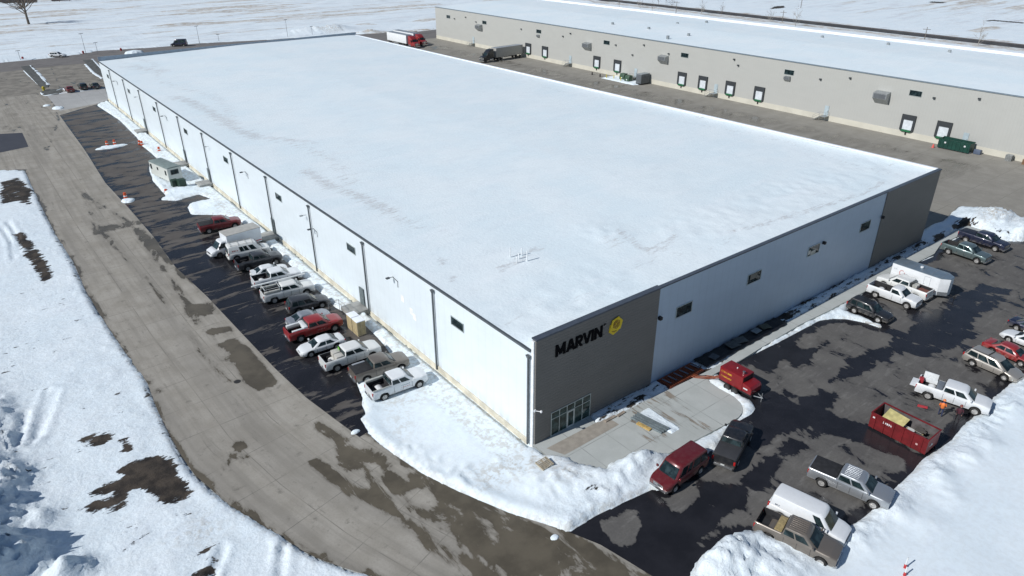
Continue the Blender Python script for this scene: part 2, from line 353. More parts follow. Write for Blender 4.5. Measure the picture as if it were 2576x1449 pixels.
pile((1850, 1405), 2.6, 1.6, .85, .9); pile((1800, 1440), 2.4, 1.6, .9, .9); pile((1960, 1440), 3, 1.8, .7, .6)
pile((2460, 548), 3.5, 1.8, 1.0, .9); pile((2510, 560), 4.5, 2, 1.4, 1.); pile((2560, 590), 4, 2, .9, .8); pile((2600, 600), 5, 2, 1.1, .8)
pile((640, 575), 1.2, 3.2, .3, .9); pile((540, 518), 2.2, 1.3, .5, .8); pile((490, 495), 1.5, .8, .4, .8); pile((455, 480), 1.6, 1.0, .45, .8)
pile((800, 80), 12, 4, 1.3, .9); pile((850, 78), 7, 3, 1.5, .9); pile((760, 84), 7, 3, .9, .9); pile((930, 82), 5, 3, 1.2, .9)
for px, py, h in ((2140, 1345, .5), (2230, 1265, .7), (2330, 1180, .9), (2400, 1130, .9), (2450, 1100, .7), (2520, 1010, .8), (2560, 985, .8), (2300, 1300, .35), (2360, 1230, .4)):
    pile((px+30, py+24), 1.3, .8, h*.5, 1.)
PAVED = [ROAD, LOT_A, LOT_B, PADV, YARD, RAMP, FARR]
def relief(X, Y):
    P = np.stack([X, Y], 1); s_ = np.full(len(X), 1e9)
    near = np.ones(len(X), bool)
    for L in PAVED: s_ = np.minimum(s_, sdf(P, L))
    edge_n = (fbm(X*.8, Y*.8, 3, 3)-.5)*.9+(fbm(X*3., Y*3., 2, 5)-.5)*.45
    s2 = s_+edge_n*np.clip(.45+.0*X, 0, 1)
    e = sst(-.12, .30, s2)
    big = fbm(X*.09, Y*.09, 4, 9); mid = fbm(X*.5, Y*.5, 4, 12); ch = 1-np.abs(2*fbm(X*.9, Y*.9, 4, 21)-1)
    z = .13+.08*mid+np.clip(s_, 0, 60)*.002+sst(175, 260, Y)*.9*(fbm((X*.8+Y*.6)*.02, (Y*.8-X*.6)*.12, 4, 55)-.5)
    strip = (X > -3.6) & (X < 0) & (Y > -2) & (Y < 171)                             # trampled strip at the wall
    z = np.where(strip, .10+.10*mid, z)
    bank = np.exp(-((s_-.7)/.55)**2)*(.10+.30*sst(.4, .7, fbm(X*.35, Y*.35, 3, 33)))
    southeast = sst(-19.5, -22.0, Y)*sst(-3, 3, X); westedge = sst(-22, -24, X)+sst(12, 6, Y)*sst(-13, -16, X)
    bank = bank*(.42-.25*np.clip(westedge, 0, 1))
    z = z+sst(.52, .66, fbm(X*2.4, Y*2.4, 2, 91))*.20*np.exp(-((s_-1.1)/1.1)**2)*(1-.6*np.clip(westedge, 0, 1))*(sst(.40, .62, fbm(X*.25, Y*.25, 2, 93)))
    z = z+bank*np.where(strip, .25, 1)+southeast*(.08+.40*sst(1, 8, s_)*big)*sst(0, 2.5, s_)
    west = sst(-24.5, -27, X)*sst(160, 100, Y); z = z+west*(.10*big+.08*mid)
    inisl = np.zeros(len(X))
    for (x, y, rx, ry, h, ck) in PILES:
        r2 = ((X-x)/rx)**2+((Y-y)/ry)**2; m = r2 < 9
        if not m.any(): continue
        g = np.exp(-r2[m]*.9); z[m] += h*g*(1-ck*.55+ck*.9*(ch[m]-.25))+min(h, 1.6)*ck*np.sqrt(g)*.42*(1-np.abs(2*fbm(X[m]*2.1, Y[m]*2.1, 3, 77)-1)-.7)
    for L in ([(64, 1040), (50, 1125)], [(122, 985), (80, 1120)], [(140, 985), (100, 1100)], [(562, 1378), (535, 1449), (520, 1500)], [(728, 1318), (712, 1380), (705, 1449)], [(1190, 1175), (1240, 1160)], [(20, 560), (45, 600), (48, 640)], [(8, 575), (30, 610), (35, 650)]):
        L = np.array(GP(L, .2))
        for p, q in zip(L[:-1], L[1:]):
            t_ = np.clip(((P-p)@(q-p))/((q-p)@(q-p)), 0, 1); d = np.hypot(*(P-p-t_[:, None]*(q-p)).T); z = z-.16*np.exp(-(d/.28)**2)+.09*np.exp(-((d-.62)/.25)**2)
    bed = (Y < .1) & (Y > -2.4) & (X > 13) & (X < 37); z = np.where(bed, z*.35, z)
    z = z*e+(-.18)*(1-e)
    foot = ((X > -.6) & (X < 70.8) & (Y > -.05) & (Y < 170.4)) | ((X > 122.5) & (X < 171) & (Y < 208.5))
    z = np.where(foot, -.25, z)
    return z, s_, ch
def axis(lo, n0, n1, hi, st, k, lim, kfar=1.07):
    a = list(np.arange(n0, n1, st)); x = a[-1]; c = (n0+n1)/2
    while x < hi:
        d = abs(x-c); stp = max(st, k*d) if d < lim else max(st, (x-a[-2])*kfar); x += stp; a.append(x)
    x = a[0]; f = [];  prev = st
    while x > lo: prev *= 1.16; x -= prev; f.append(x)
    return np.array(f[::-1]+a)
xs = axis(-3500, -41, 42, 3500, .28, .0085, 330); ys = axis(-3500, -34, 36, 3500, .28, .0085, 420)
GPts, GF = grid(xs, ys); X, Y = GPts.T
Z, SD, CH = relief(X, Y)
hz = np.hypot(X, Y); Z = Z+np.clip(hz-700, 0, 1e5)*0
# ---- where the snow is thin, dirty or gone
BARE = [(.88, GP([(204, 1106), (235, 1100), (270, 1097), (300, 1100), (285, 1112), (255, 1130), (230, 1122), (204, 1125)])),
    (.86, GP([(437, 1153), (450, 1178), (462, 1200), (490, 1229), (483, 1259), (455, 1265), (417, 1279), (400, 1262), (370, 1250), (333, 1243), (332, 1268), (313, 1286), (270, 1292), (220, 1304), (222, 1268), (283, 1254), (222, 1240), (260, 1223), (300, 1209), (305, 1182), (333, 1163), (383, 1148)])),
    (1., GP([(305, 1112), (325, 1112), (332, 1140), (322, 1146), (312, 1128)])), (.7, GP([(440, 1300), (492, 1290), (488, 1302), (448, 1307)])),
    (.85, GP([(500, 1395), (560, 1355), (565, 1362), (520, 1395)])), (.9, GP([(480, 1449), (550, 1412), (548, 1449), (520, 1475)])), (.8, GP([(375, 1437), (415, 1418), (420, 1424), (380, 1443)])),
    (.75, GP([(30, 590), (60, 585), (110, 640), (140, 690), (115, 720), (95, 700), (60, 650)])), (.75, GP([(0, 460), (50, 448), (85, 480), (80, 520), (40, 510), (0, 520)])),
    (.8, GP([(1500, 1068), (1530, 1045), (1600, 1000), (1640, 985), (1640, 1000), (1570, 1035), (1530, 1056)])), (.9, GP([(1925, 812), (1970, 790), (2060, 735), (2120, 700), (2125, 712), (2070, 742), (1985, 800), (1950, 815)])),
    (.95, GP([(2345, 596), (2375, 585), (2380, 600), (2350, 615)])), (1., GP([(2388, 575), (2420, 558), (2470, 565), (2475, 578), (2440, 570), (2395, 583)])), (.9, GP([(2505, 588), (2560, 600), (2558, 606), (2510, 596)])),
    (.8, GP([(2300, 620), (2330, 605), (2330, 617), (2305, 630)])),
    (.85, GP([(1470, 1243), (1508, 1238), (1505, 1250), (1475, 1255)])), (.8, GP([(1445, 1285), (1462, 1282), (1458, 1296)])),
    (1., GP([(1936, 24), (1950, 17), (1972, 16), (1975, 21), (1945, 24)])), (1., GP([(2326, 8), (2350, 4), (2376, 8), (2376, 11), (2350, 8)])), (1., GP([(2470, 55), (2500, 51), (2576, 59), (2576, 62), (2500, 55)])),
    (.9, GP([(-20, -6), (95, -6), (95, 8), (60, 10), (-20, 8)])), (.9, GP([(125, -6), (183, -6), (180, 3), (130, 5)]))]
def amax(P, L, soft):
    a = np.zeros(len(P))
    for s0, poly in L:
        poly = np.array(poly); m = (P[:, 0] > poly[:, 0].min()-4) & (P[:, 0] < poly[:, 0].max()+4) & (P[:, 1] > poly[:, 1].min()-4) & (P[:, 1] < poly[:, 1].max()+4)
        if m.any(): a[m] = np.maximum(a[m], s0*np.clip(.5-sdf(P[m], poly)/soft, 0, 1))
    return a
bare = amax(GPts, BARE, 1.5)
streak = sst(-24, -27, X)*sst(95, 60, Y)*.24; bare = np.maximum(bare, streak)            # thin cover west of the road
bare = np.maximum(bare, sst(-23, -26, X)*sst(14, 2, Y)*.36)
bare = np.maximum(bare, sst(1.2, .2, SD)*sst(-22, -24, X)*.36)
bare = np.maximum(bare, ((Y < -.1) & (Y > -2.6) & (X > 7) & (X < 71))*.42)
bare = np.where((Z > .9) & (hz < 90), 0, bare)
GRASS = [(.9, GP([(355, 70), (420, 62), (500, 57), (640, 50), (700, 49), (700, 53), (560, 60), (430, 68)])), (.6, GP([(125, 50), (230, 44), (235, 49), (140, 55)])), (.6, GP([(15, 62), (60, 58), (65, 62), (20, 66)])),
    (.9, GP([(875, 62), (930, 59), (955, 63), (900, 66)])), (1., GP([(1035, 54), (1060, 49), (1097, 46), (1097, 52), (1060, 56)])), (.7, GP([(640, 45), (700, 41), (705, 45), (650, 48)])), (.6, GP([(725, 40), (770, 37), (775, 41)])),
    (.8, GP([(2400, 8), (2440, 1), (2500, -2), (2500, 4), (2440, 10)])), (.9, GP([(2520, 22), (2576, 12), (2640, 10), (2640, 20), (2576, 24)])), (.9, GP([(2440, 80), (2470, 72), (2515, 68), (2515, 73), (2460, 84)])), (.8, GP([(1200, 2), (1290, -3), (1330, 4), (1240, 8)])),
    (1., [(268-8.5, -60), (268-2.5, -60), (275-2.5, 330), (275-9.5, 330)]), (.7, [(278, -60), (281, -60), (288, 330), (285, 330)]), (.8, GP([(870, 84), (1000, 78), (1097, 72), (1097, 76), (1000, 82), (880, 87)]))]
grass = amax(GPts, GRASS, 5.)
grass = np.maximum(grass, sst(205, 320, Y)*.42*sst(400, 150, X)+sst(275, 380, X)*.40)
grass = np.where(hz < 120, -.5, grass)
dirt = amax(GPts, [(.8, GP([(2445, 540), (2475, 528), (2540, 545), (2550, 570), (2470, 575)])), (.7, GP([(790, 82), (845, 72), (870, 80), (830, 86)])), (.8, GP([(1195, 1190), (1345, 1130), (1400, 1165), (1330, 1200), (1210, 1240)])),
    (.6, GP([(960, 1010), (1060, 985), (1080, 1010), (980, 1035)])), (.55, GP([(985, 1060), (1020, 1040), (1040, 1075), (1000, 1110)])), (.8, GP([(1380, 1190), (1430, 1180), (1445, 1210), (1400, 1215)])), (.6, GP([(430, 1370), (520, 1300), (560, 1340), (500, 1370)]))], 3.)
strip = sst(-3.9, -3.0, X)*sst(.5, 0, X)*sst(-3, 1, Y)*sst(175, 165, Y); dirt = np.maximum(dirt, strip*.55)
dirt = np.maximum(dirt, sst(.9, .1, SD)*.45*(hz < 110)); dirt = np.maximum(dirt, .10)
soft = np.maximum(sst(-21.5, -23.5, Y)*sst(1, 4, X)*sst(.8, 2.5, SD), sst(-10.5, -9, X)*sst(.5, -1, X)*sst(-8, -5, Y)*sst(14, 12, Y)*.8)
sg = npmesh('snow_ground', np.stack([X, Y, Z], 1), GF, snow_mat(), {'bare': bare, 'grass': grass, 'dirt': dirt, 'soft': soft}); tag(sg, kind='structure')

# ---- pavements
road_uv = polyuv([(-13.6, 190), (-14.0, 80), (-13.3, 40), (-12.4, 18), (-11.2, 10.2), (-9.5, 3), (-6.8, -5), (-3.6, -12), (1, -22), (6, -40)])
CONC = (.305, .282, .240); CONC2 = (.385, .36, .315); CWET = (.088, .076, .056)
ROADWET = [(.64, GP([(844, 1123), (921, 1119), (977, 1139), (1077, 1196), (1177, 1243), (1290, 1299), (1290, 1350), (1215, 1310), (1161, 1289), (1110, 1262), (1077, 1253), (1054, 1269), (1011, 1259), (955, 1225), (890, 1195), (850, 1170)])),
    (.72, GP([(774, 1163), (800, 1149), (850, 1180), (931, 1233), (977, 1266), (1061, 1319), (1110, 1355), (1161, 1393), (1227, 1433), (1190, 1449), (1124, 1416), (1071, 1376), (1030, 1340), (964, 1293), (877, 1246), (817, 1199)])),
    (.57, GP([(1288, 1299), (1435, 1346), (1521, 1376), (1580, 1407), (1700, 1455), (1735, 1500), (1500, 1500), (1420, 1449), (1350, 1420), (1288, 1370)])),
    (.8, GP([(1240, 1290), (1330, 1315), (1420, 1350), (1340, 1350), (1290, 1330)])), (.9, GP([(1150, 1449), (1230, 1435), (1290, 1470), (1180, 1500)])),
    (.95, GP([(513, 832), (545, 822), (582, 819), (590, 835), (540, 842), (520, 843)])), (.9, GP([(540, 866), (593, 850), (625, 875), (665, 918), (700, 962), (650, 985), (612, 962), (590, 920), (565, 880)])),
    (.33, GP([(-100, 180), (120, 215), (150, 300), (120, 380), (60, 330), (-100, 335)])), (.33, GP([(120, 150), (240, 150), (255, 215), (150, 222)])), (.33, GP([(200, 480), (330, 560), (480, 770), (620, 960), (560, 960), (380, 720), (230, 560)])), (.62, GP([(480, 770), (540, 755), (560, 790), (500, 795)])), (.7, GP([(780, 1060), (850, 1085), (900, 1115), (850, 1120), (800, 1085)])), (.7, GP([(440, 650), (500, 690), (500, 720), (450, 690)])),
    (.62, GP([(320, 560), (400, 600), (430, 665), (380, 640)])), (-1, GP([(900, 1190), (935, 1180), (960, 1215), (920, 1215)])), (-1, GP([(985, 1165), (1020, 1175), (1015, 1205), (985, 1195)])),
    (.95, GP([(585, 1120), (612, 1108), (620, 1125), (600, 1140)])), (.9, GP([(575, 1142), (596, 1135), (598, 1150), (580, 1158)])), (.85, GP([(560, 1165), (580, 1158), (580, 1175), (562, 1182)])), (.9, GP([(600, 1140), (625, 1150), (610, 1165)])), (.6, GP([(380, 985), (400, 975), (412, 985), (395, 992)])),
    (.535, GP([(900, 1160), (1180, 1260), (1330, 1330), (1420, 1400), (1500, 1449), (1300, 1449), (1150, 1360), (960, 1240)])), (-1, GP([(1020, 1245), (1060, 1240), (1080, 1262), (1045, 1268)])), (.55, GP([(235, 575), (330, 556), (400, 545), (400, 556), (330, 570), (240, 590)]))]
m_conc = pave('road_concrete', CONC, CONC2, CWET, amp=1.15, bias=.02, st=(.8, .28), rot=17, scale=.55, joints=(3.9, 4.6), tracks=True, fine=.2)
polysheet('concrete_road', ROAD, 0, m_conc, .42, ROADWET, .14, road_uv, .9, .50, 1.2)
m_far = pave('old_concrete', (.27, .245, .215), (.36, .325, .285), (.14, .125, .115), amp=.9, st=(1, .25), rot=-8, scale=.16, joints=(6, 6), fine=.2)
polysheet('apron', APR, .008, pave('apron_concrete', (.36, .36, .35), (.41, .41, .40), (.2, .2, .2), joints=(5, 5)), 2)
for L in (ISL1, ISL2, ISL3): polysheet('planting_bed', L, .10, plain('bed_gravel', (.10, .105, .10), .95, scale=.8, var=.3), 1.2)
E_ = GP([(0, 337), (56, 334), (72, 369), (0, 384), (-60, 390), (-60, 342)])
polysheet('dark_patch', E_, .006, pave('patch_blue_grey', (.05, .055, .07), (.06, .065, .08), (.02, .022, .03), bias=.1), 1.0)  # dark blue-grey patch laid over the road sheet
AWET = (.0145, .0142, .0165)
LAWET = [(.615, [(-13.5, 10), (-13.8, 62), (-4, 62), (-3, 30), (-9, 8)]), (.48, [(-14, 62), (-14, 82), (-4, 82), (-4, 62)]), (.44, [(-14, 82), (-14, 160), (-4, 160), (-4, 82)])]
m_asA = pave('lot_asphalt_west', (.098, .088, .080), (.125, .115, .105), AWET, amp=1.5, bias=.0, st=(.2, .75), rot=-7, scale=.75, fine=.3)
polysheet('asphalt_lot_west', LOT_A, .004, m_asA, .5, LAWET, .3, None, 1.0, .60, 1.2)
LBWET = [(.9, GP([(1570, 1305), (1590, 1272), (1640, 1255), (1720, 1250), (1760, 1225), (1800, 1215), (1850, 1240), (1790, 1270), (1775, 1310), (1800, 1320), (1760, 1360), (1750, 1420), (1735, 1460), (1640, 1449), (1560, 1405), (1600, 1360), (1612, 1312)])),
    (.66, GP([(1780, 1260), (1870, 1200), (1990, 1110), (2030, 1120), (1960, 1180), (1900, 1240), (1840, 1290), (1790, 1310)])),
    (.75, GP([(1880, 1000), (1940, 985), (2000, 1010), (2060, 985), (2110, 990), (2080, 1030), (2130, 1060), (2190, 1075), (2230, 1095), (2320, 1145), (2300, 1180), (2260, 1150), (2180, 1125), (2110, 1100), (2040, 1075), (1990, 1075), (1940, 1110), (1900, 1140), (1870, 1110), (1890, 1060)])),
    (.64, GP([(2080, 965), (2130, 910), (2200, 880), (2260, 850), (2300, 820), (2280, 790), (2240, 770), (2350, 790), (2370, 760), (2410, 745), (2470, 720), (2545, 730), (2520, 760), (2470, 790), (2440, 830), (2480, 840), (2420, 855), (2400, 880), (2340, 885), (2310, 905), (2280, 885), (2230, 900), (2200, 925), (2130, 955)])),
    (.85, GP([(2220, 822), (2260, 830), (2340, 868), (2330, 876), (2240, 840)])), (.8, GP([(1906, 890), (1985, 852), (2040, 905), (2030, 915), (1970, 900), (1940, 930), (1900, 925)])), (.9, GP([(1985, 905), (2080, 855), (2090, 862), (1998, 922)])),
    (.9, GP([(2230, 1240), (2320, 1150), (2420, 1070), (2440, 1055), (2400, 1050), (2350, 1110), (2290, 1150)])), (.85, GP([(2100, 1345), (2220, 1270), (2240, 1235), (2190, 1260), (2130, 1305), (2070, 1330)])),
    (.8, GP([(1990, 1230), (2060, 1240), (2100, 1265), (2080, 1275), (2010, 1250)])), (.9, GP([(2160, 1190), (2230, 1200), (2320, 1240), (2310, 1250), (2230, 1210)])), (.85, GP([(2440, 1040), (2530, 965), (2576, 935), (2576, 905), (2500, 960)])),
    (.9, GP([(2135, 770), (2215, 800), (2235, 815), (2150, 795), (2120, 785)])), (.75, GP([(2190, 740), (2250, 780), (2240, 790), (2190, 770)])), (.6, GP([(2310, 665), (2420, 690), (2400, 700), (2320, 680)])),
    (.8, GP([(1810, 970), (1890, 990), (1960, 1010), (1940, 1020), (1860, 1000)])), (-1, GP([(1480, 1360), (1560, 1290), (1600, 1290), (1600, 1330), (1550, 1395)])), (-1, GP([(1680, 1265), (1740, 1250), (1760, 1240), (1720, 1290), (1690, 1290)]))]
m_asB = pave('lot_asphalt_south', (.105, .100, .095), (.140, .134, .124), AWET, amp=1.6, bias=.06, st=(.75, .42), rot=0, scale=.62, fine=.3, salt=.22)
polysheet('asphalt_lot_south', LOT_B, .004, m_asB, .45, LBWET, .305, None, .7, .72, 1.5)
m_yard = pave('yard_concrete', (.25, .236, .205), (.30, .285, .25), (.12, .11, .092), amp=1.0, bias=.02, st=(.16, .6), rot=12, scale=.42, joints=(5, 5), fine=.25)
polysheet('concrete_yard', YARD, 0, m_yard, 1.2, [(.40, [(73, 10), (73, 230), (113, 230), (113, 10)]), (.46, [(100, 60), (112, 60), (112, 130), (100, 130)])], .22, None, 6)
polysheet('ramp', RAMP, .006, pave('ramp_concrete', (.25, .235, .20), (.28, .265, .23), (.13, .12, .1), joints=(4, 4)), 1)
polysheet('far_road', FARR, .012, pave('far_asphalt', (.16, .15, .145), (.20, .19, .18), (.07, .065, .06), st=(.05, .3), rot=-18, scale=.8, bias=.05), 3, None, .3)
m_pad = pave('pad_concrete', (.40, .42, .40), (.46, .48, .46), (.19, .165, .135), amp=1.5, bias=-.03, st=(2.6, .35), rot=38, scale=.8, joints=(3.0, 3.0), fine=.08, wr=.8)
walk = MB().prism(PAD, 2, -.05, .13).build('sidewalk', m_pad, None)
sidx = walk.data.attributes.new('wet', 'FLOAT', 'POINT')
top = polysheet('entrance_pad', PAD, .134, m_pad, .4, [(.36, GP([(1570, 1040), (1680, 990), (1760, 1060), (1800, 1090), (1740, 1080), (1640, 1060)])), (.40, GP([(1655, 1000), (1690, 1010), (1760, 1060), (1780, 1085), (1740, 1070), (1700, 1040)])),
    (.34, GP([(1560, 1070), (1620, 1050), (1680, 1100), (1640, 1110)]))], .22, None, .8)
# strip of tinted paving outside the entrance
polysheet('entrance_strip', [(.6, -1.15), (7.6, -1.25), (7.9, -2.7), (1.3, -2.75)], .14, plain('strip_concrete', (.33, .30, .255), .85, scale=2), .6)

def snowstrip(pts, w_, h=.16):
    P0 = [Vector((*G(*p), 0)) for p in pts]; V = []; F = []; n = 0
    for a, b in zip(P0[:-1], P0[1:]):
        k = max(2, int((b-a).length/1.2)); t = (b-a).normalized(); nn = Vector((-t.y, t.x, 0))
        for i in range(k+(1 if b is P0[-1] else 0)):
            p = a+(b-a)*(i/k); ww = w_*(.55+.7*random.random())
            V += [p-nn*ww+Vector((0, 0, .0)), p-nn*ww*.5+Vector((0, 0, h*(.7+.5*random.random()))), p+nn*ww*.4+Vector((0, 0, h*(.7+.5*random.random()))), p+nn*ww+Vector((0, 0, 0))]
    for i in range(len(V)//4-1):
        for j in range(3): F.append((i*4+j, (i+1)*4+j, (i+1)*4+j+1, i*4+j+1))
    m = MB().add(V, F); o = m.build('snow_strip', bpy.data.materials['snow'], None, 0, 80); tag(o, kind='structure')
snowstrip([(76, 165), (100, 189), (121, 214)], .55, .12); snowstrip([(60, 178), (82, 199), (104, 219)], .22, .07); snowstrip([(215, 162), (236, 184), (258, 198)], .4, .12)
snowstrip([(232, 149), (250, 168), (264, 182)], .35, .12); snowstrip([(104, 233), (112, 241), (160, 234), (215, 228), (262, 221)], .35, .1); snowstrip([(142, 228), (160, 223), (170, 228)], .5, .15)

# ================================================================ BUILDINGS
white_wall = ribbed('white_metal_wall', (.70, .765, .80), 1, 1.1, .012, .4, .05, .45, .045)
white_shade_tint = ribbed('white_panel_shade_tint', (.43, .515, .61), 0, 1.1, .012, .45, .05, .25, .06)  # white panelling; the blue shade on this front is mixed into its colour
taupe_h = ribbed('taupe_plank_cladding', (.168, .158, .145), 2, .30, .03, .6, .10, .2, .35)
taupe_v = ribbed('taupe_ribbed_panel', (.165, .156, .143), 0, .30, .03, .6, .08, .2, .3)
tan_wall = ribbed('tan_metal_wall', (.45, .45, .42), 1, .60, .015, .5, .03, .35, .06)
cream = plain('cream_concrete', (.62, .58, .47), .85, 0, .2, .6)
dark_trim = plain('dark_bronze_trim', (.055, .065, .075), .4, .3)
steel = plain('galvanised_steel', (.38, .40, .41), .4, .6, .2, 3)
gutter_m = plain('gutter_grey', (.11, .125, .135), .45, .2)
alu = plain('pale_aluminium', (.45, .50, .49), .4, .3)
black = plain('matt_black', (.012, .012, .014), .6)
greydoor = plain('grey_door', (.13, .16, .165), .5)
conc = plain('grey_concrete', (.33, .33, .31), .85, 0, .2, 1.2)
glass = glassm(); storeglass = glassm('storefront_glass', (.018, .034, .032), .05)
def roof_mat(name, k=1.):
    m, nt, b = newmat(name); v = coord(nt); vs = coord(nt, (.16, .9, 1), (0, 0, R(-14)))
    at = nd(nt, 'ShaderNodeAttribute', attribute_name='thin').outputs['Fac']
    n1 = noise(nt, vs, .5, 8, .62, .4); n2 = noise(nt, v, .10, 5, .55); n3 = noise(nt, v, 3, 5, .6)
    c = mix(nt, mapr(nt, n2, .35, .65), (.735, .83, .865), (.785, .855, .875))
    c = mix(nt, mth(nt, 'MULTIPLY', mapr(nt, n1, .5, .72), .3), c, (.86, .90, .925))
    nh = noise(nt, coord(nt, (.5, 1.6, 1), (0, 0, R(-14))), 1.3, 9, .7); t = mapr(nt, mth(nt, 'ADD', at, mth(nt, 'MULTIPLY_ADD', nh, 2.0, -.98)), .36, .74)
    c = mix(nt, mth(nt, 'MULTIPLY', mapr(nt, noise(nt, v, .55, 8, .7), .50, .66), .22), c, (.66, .72, .76))
    c = mix(nt, mth(nt, 'MULTIPLY', t, .65), c, mix(nt, mapr(nt, n3, .4, .6), (.60, .645, .67), (.50, .49, .48)))
    setc(nt, b, c); b.inputs['Roughness'].default_value = .6; b.inputs['Specular IOR Level'].default_value = .25
    bump(nt, b, mth(nt, 'MULTIPLY_ADD', n1, 1., mth(nt, 'MULTIPLY', n3, .25)), .2, .85); return m

def roof_sheet(parent, x0, x1, y0, y1, zf, step, mat, thin):
    P, F = grid(np.arange(x0, x1+.01, (x1-x0)/round((x1-x0)/step)), np.arange(y0, y1+.01, (y1-y0)/round((y1-y0)/step)))
    z = zf(P[:, 0], P[:, 1]); return npmesh('roof', np.stack([P[:, 0], P[:, 1], z], 1), F, mat, {'thin': thin(P[:, 0], P[:, 1])}, parent=parent)

LB, WB, HB, EB = 170.0, 70.42, 10.44, 9.54
wh = empty('warehouse', (0, 0, 0), 0, 'huge white warehouse with a snow covered roof and dark taupe cladding at its front corners', 'warehouse')
T = .25
MB().box(0, T, .3, LB, -.6, EB-.18).build('wall', white_wall, wh)
MB().box(-.006, .12, 0, .3, -.3, HB).build('corner_trim', plain('white_trim', (.80, .82, .83), .45), wh)
# front: taupe corner block, long white run, taupe end block
MB().box(.12, 14.72, -.16, T, -.3, HB+.12).build('wall', taupe_h, wh)
MB().box(14.72, 56.24, 0, T, -.3, HB).build('wall', white_shade_tint, wh)
MB().box(56.24, WB, -.10, T, -.3, HB).build('wall', taupe_v, wh)
MB().box(WB-T, WB+.004, T, LB, -.3, 9.7).build('wall', white_wall, wh)
MB().box(T, WB-T, LB-T, LB, -.3, 9.5).build('wall', white_wall, wh)
MB().box(-.10, -.006, .6, LB, -.6, .38).build('foundation', cream, wh)
fl = MB()
fl.box(.05, 14.80, -.24, .34, HB+.12, HB+.26); fl.box(14.80, 56.24, -.08, .32, HB, HB+.14); fl.box(56.24, WB+.08, -.16, .32, HB, HB+.14)
fl.build('parapet_cap', plain('slate_cap', (.085, .10, .125), .4, .2), wh)
MB().box(-.16, .05, .35, LB, EB-.18, EB).build('gutter', gutter_m, wh)
MB().box(0, WB, LB-.1, LB+.12, 9.5, 10.50).build('parapet_cap', plain('blue_grey_flashing', (.30, .36, .43), .5, .1), wh)
cap = MB().add([(WB-.4, .32, 10.42), (WB+.10, .32, 10.42), (WB+.10, .32, 10.58), (WB-.4, .32, 10.58), (WB-.4, LB, 9.62), (WB+.10, LB, 9.62), (WB+.10, LB, 9.82), (WB-.4, LB, 9.82)],
    [(0, 1, 2, 3), (7, 6, 5, 4), (0, 4, 5, 1), (1, 5, 6, 2), (2, 6, 7, 3), (3, 7, 4, 0)]).build('snow_capped_parapet', plain('packed_snow', (.84, .87, .91), .6, 0, .05, .8, bmp=.1), wh)
MB().add([(WB-.01, .3, 9.5), (WB+.05, .3, 9.5), (WB+.05, .3, 10.43), (WB-.01, .3, 10.43), (WB-.01, LB, 9.5), (WB+.05, LB, 9.5), (WB+.05, LB, 9.63), (WB-.01, LB, 9.63)],
    [(0, 1, 2, 3), (7, 6, 5, 4), (0, 4, 5, 1), (1, 5, 6, 2), (2, 6, 7, 3), (3, 7, 4, 0)]).build('parapet', white_wall, wh)
def roofz(x, y):
    z = 9.50+.62*np.clip(x, 0, 35)/35-.25*np.clip(x-35, 0, 35)/35
    z = z+.10*(fbm(x*.12, y*.12, 4, 2)-.5)+.035*(fbm(x*.35, y*1.4, 4, 8)-.5)
    fr = np.exp(-(y/1.6)**1.2)*(10.40-z)*(.55+.45*fbm(x*.4, y*.4, 3, 5))*sst(-.2, 1.6, x); z = z+fr
    zr = 10.50-.80*(y/170); z = z+np.exp(-((WB-x)/1.5)**1.2)*(zr-z)*(.75+.3*fbm(x*.3, y*.3, 3, 6))
    z = z+.28*np.exp(-(((x-9)/8.)**2+((y-4)/6.)**2))*(fbm(x*.8, y*.8, 4, 31)-.3)
    lump = np.exp(-((y-7)/5.)**2)*sst(20, 30, x)*.22*fbm(x*.9, y*.9, 3, 14); z = z+lump
    hut = np.exp(-(((x-21)/2.6)**2+((y-13.5)/3.)**2)); z = z+hut*.35*fbm(x*1.2, y*1.2, 3, 19)
    return z-.35*np.exp(-x/.5)*0
RL = [(0.60, 2.0, [(440, 240), (490, 258), (540, 285), (600, 325), (655, 345)]), (0.56, 1.25, [(690, 345), (790, 357)]), (0.60, 1.625, [(770, 425), (820, 460), (905, 490), (980, 527)]), (0.56, 3.75, [(330, 165), (400, 178)]),
    (0.58, 0.75, [(2220, 462), (2180, 490), (2080, 520), (1960, 560), (1850, 590)]), (0.56, 1.0, [(1700, 262), (1760, 300), (1850, 300), (1960, 340)]), (0.56, 1.0, [(1380, 180), (1560, 236), (1620, 262)]), (0.62, 1.0, [(1265, 672), (1300, 655), (1345, 625)]), (0.56, 1.0, [(1560, 590), (1640, 640), (1700, 600)]), (0.58, 0.75, [(1110, 648), (1112, 655)]), (0.56, 0.625, [(1135, 690), (1140, 700)])]
def thin1(x, y):
    P = np.stack([x, y], 1); a = np.zeros(len(x))
    for s0, wd, L in RL:
        L = np.array(GP(L, 9.8))
        for p, q in zip(L[:-1], L[1:]):
            t_ = np.clip(((P-p)@(q-p))/((q-p)@(q-p)+1e-9), 0, 1); d = np.hypot(*(P-p-t_[:, None]*(q-p)).T); a = np.maximum(a, s0*np.exp(-(d/wd)**2))
    return np.maximum(a, thin0(x, y))
def thin0(x, y):
    t = .42*np.exp(-((x-7.5-2*np.sin(y*.13))/2.2)**2)*sst(15, 30, y)
    t = np.maximum(t, .36*np.exp(-((x-4.5)/2.)**2)*sst(120, 150, y))
    t = np.maximum(t, .34*np.exp(-((x-66.5+1.5*np.sin(y*.2))/1.2)**2)); t = np.maximum(t, .33*np.exp(-((y-4.5-np.sin(x*.4))/1.)**2))
    t = np.maximum(t, .45*np.exp(-(((x-20)/2.)**2+((y-11)/2.5)**2))); t = np.maximum(t, .15*np.exp(-((x-3)/3.)**2)); return t
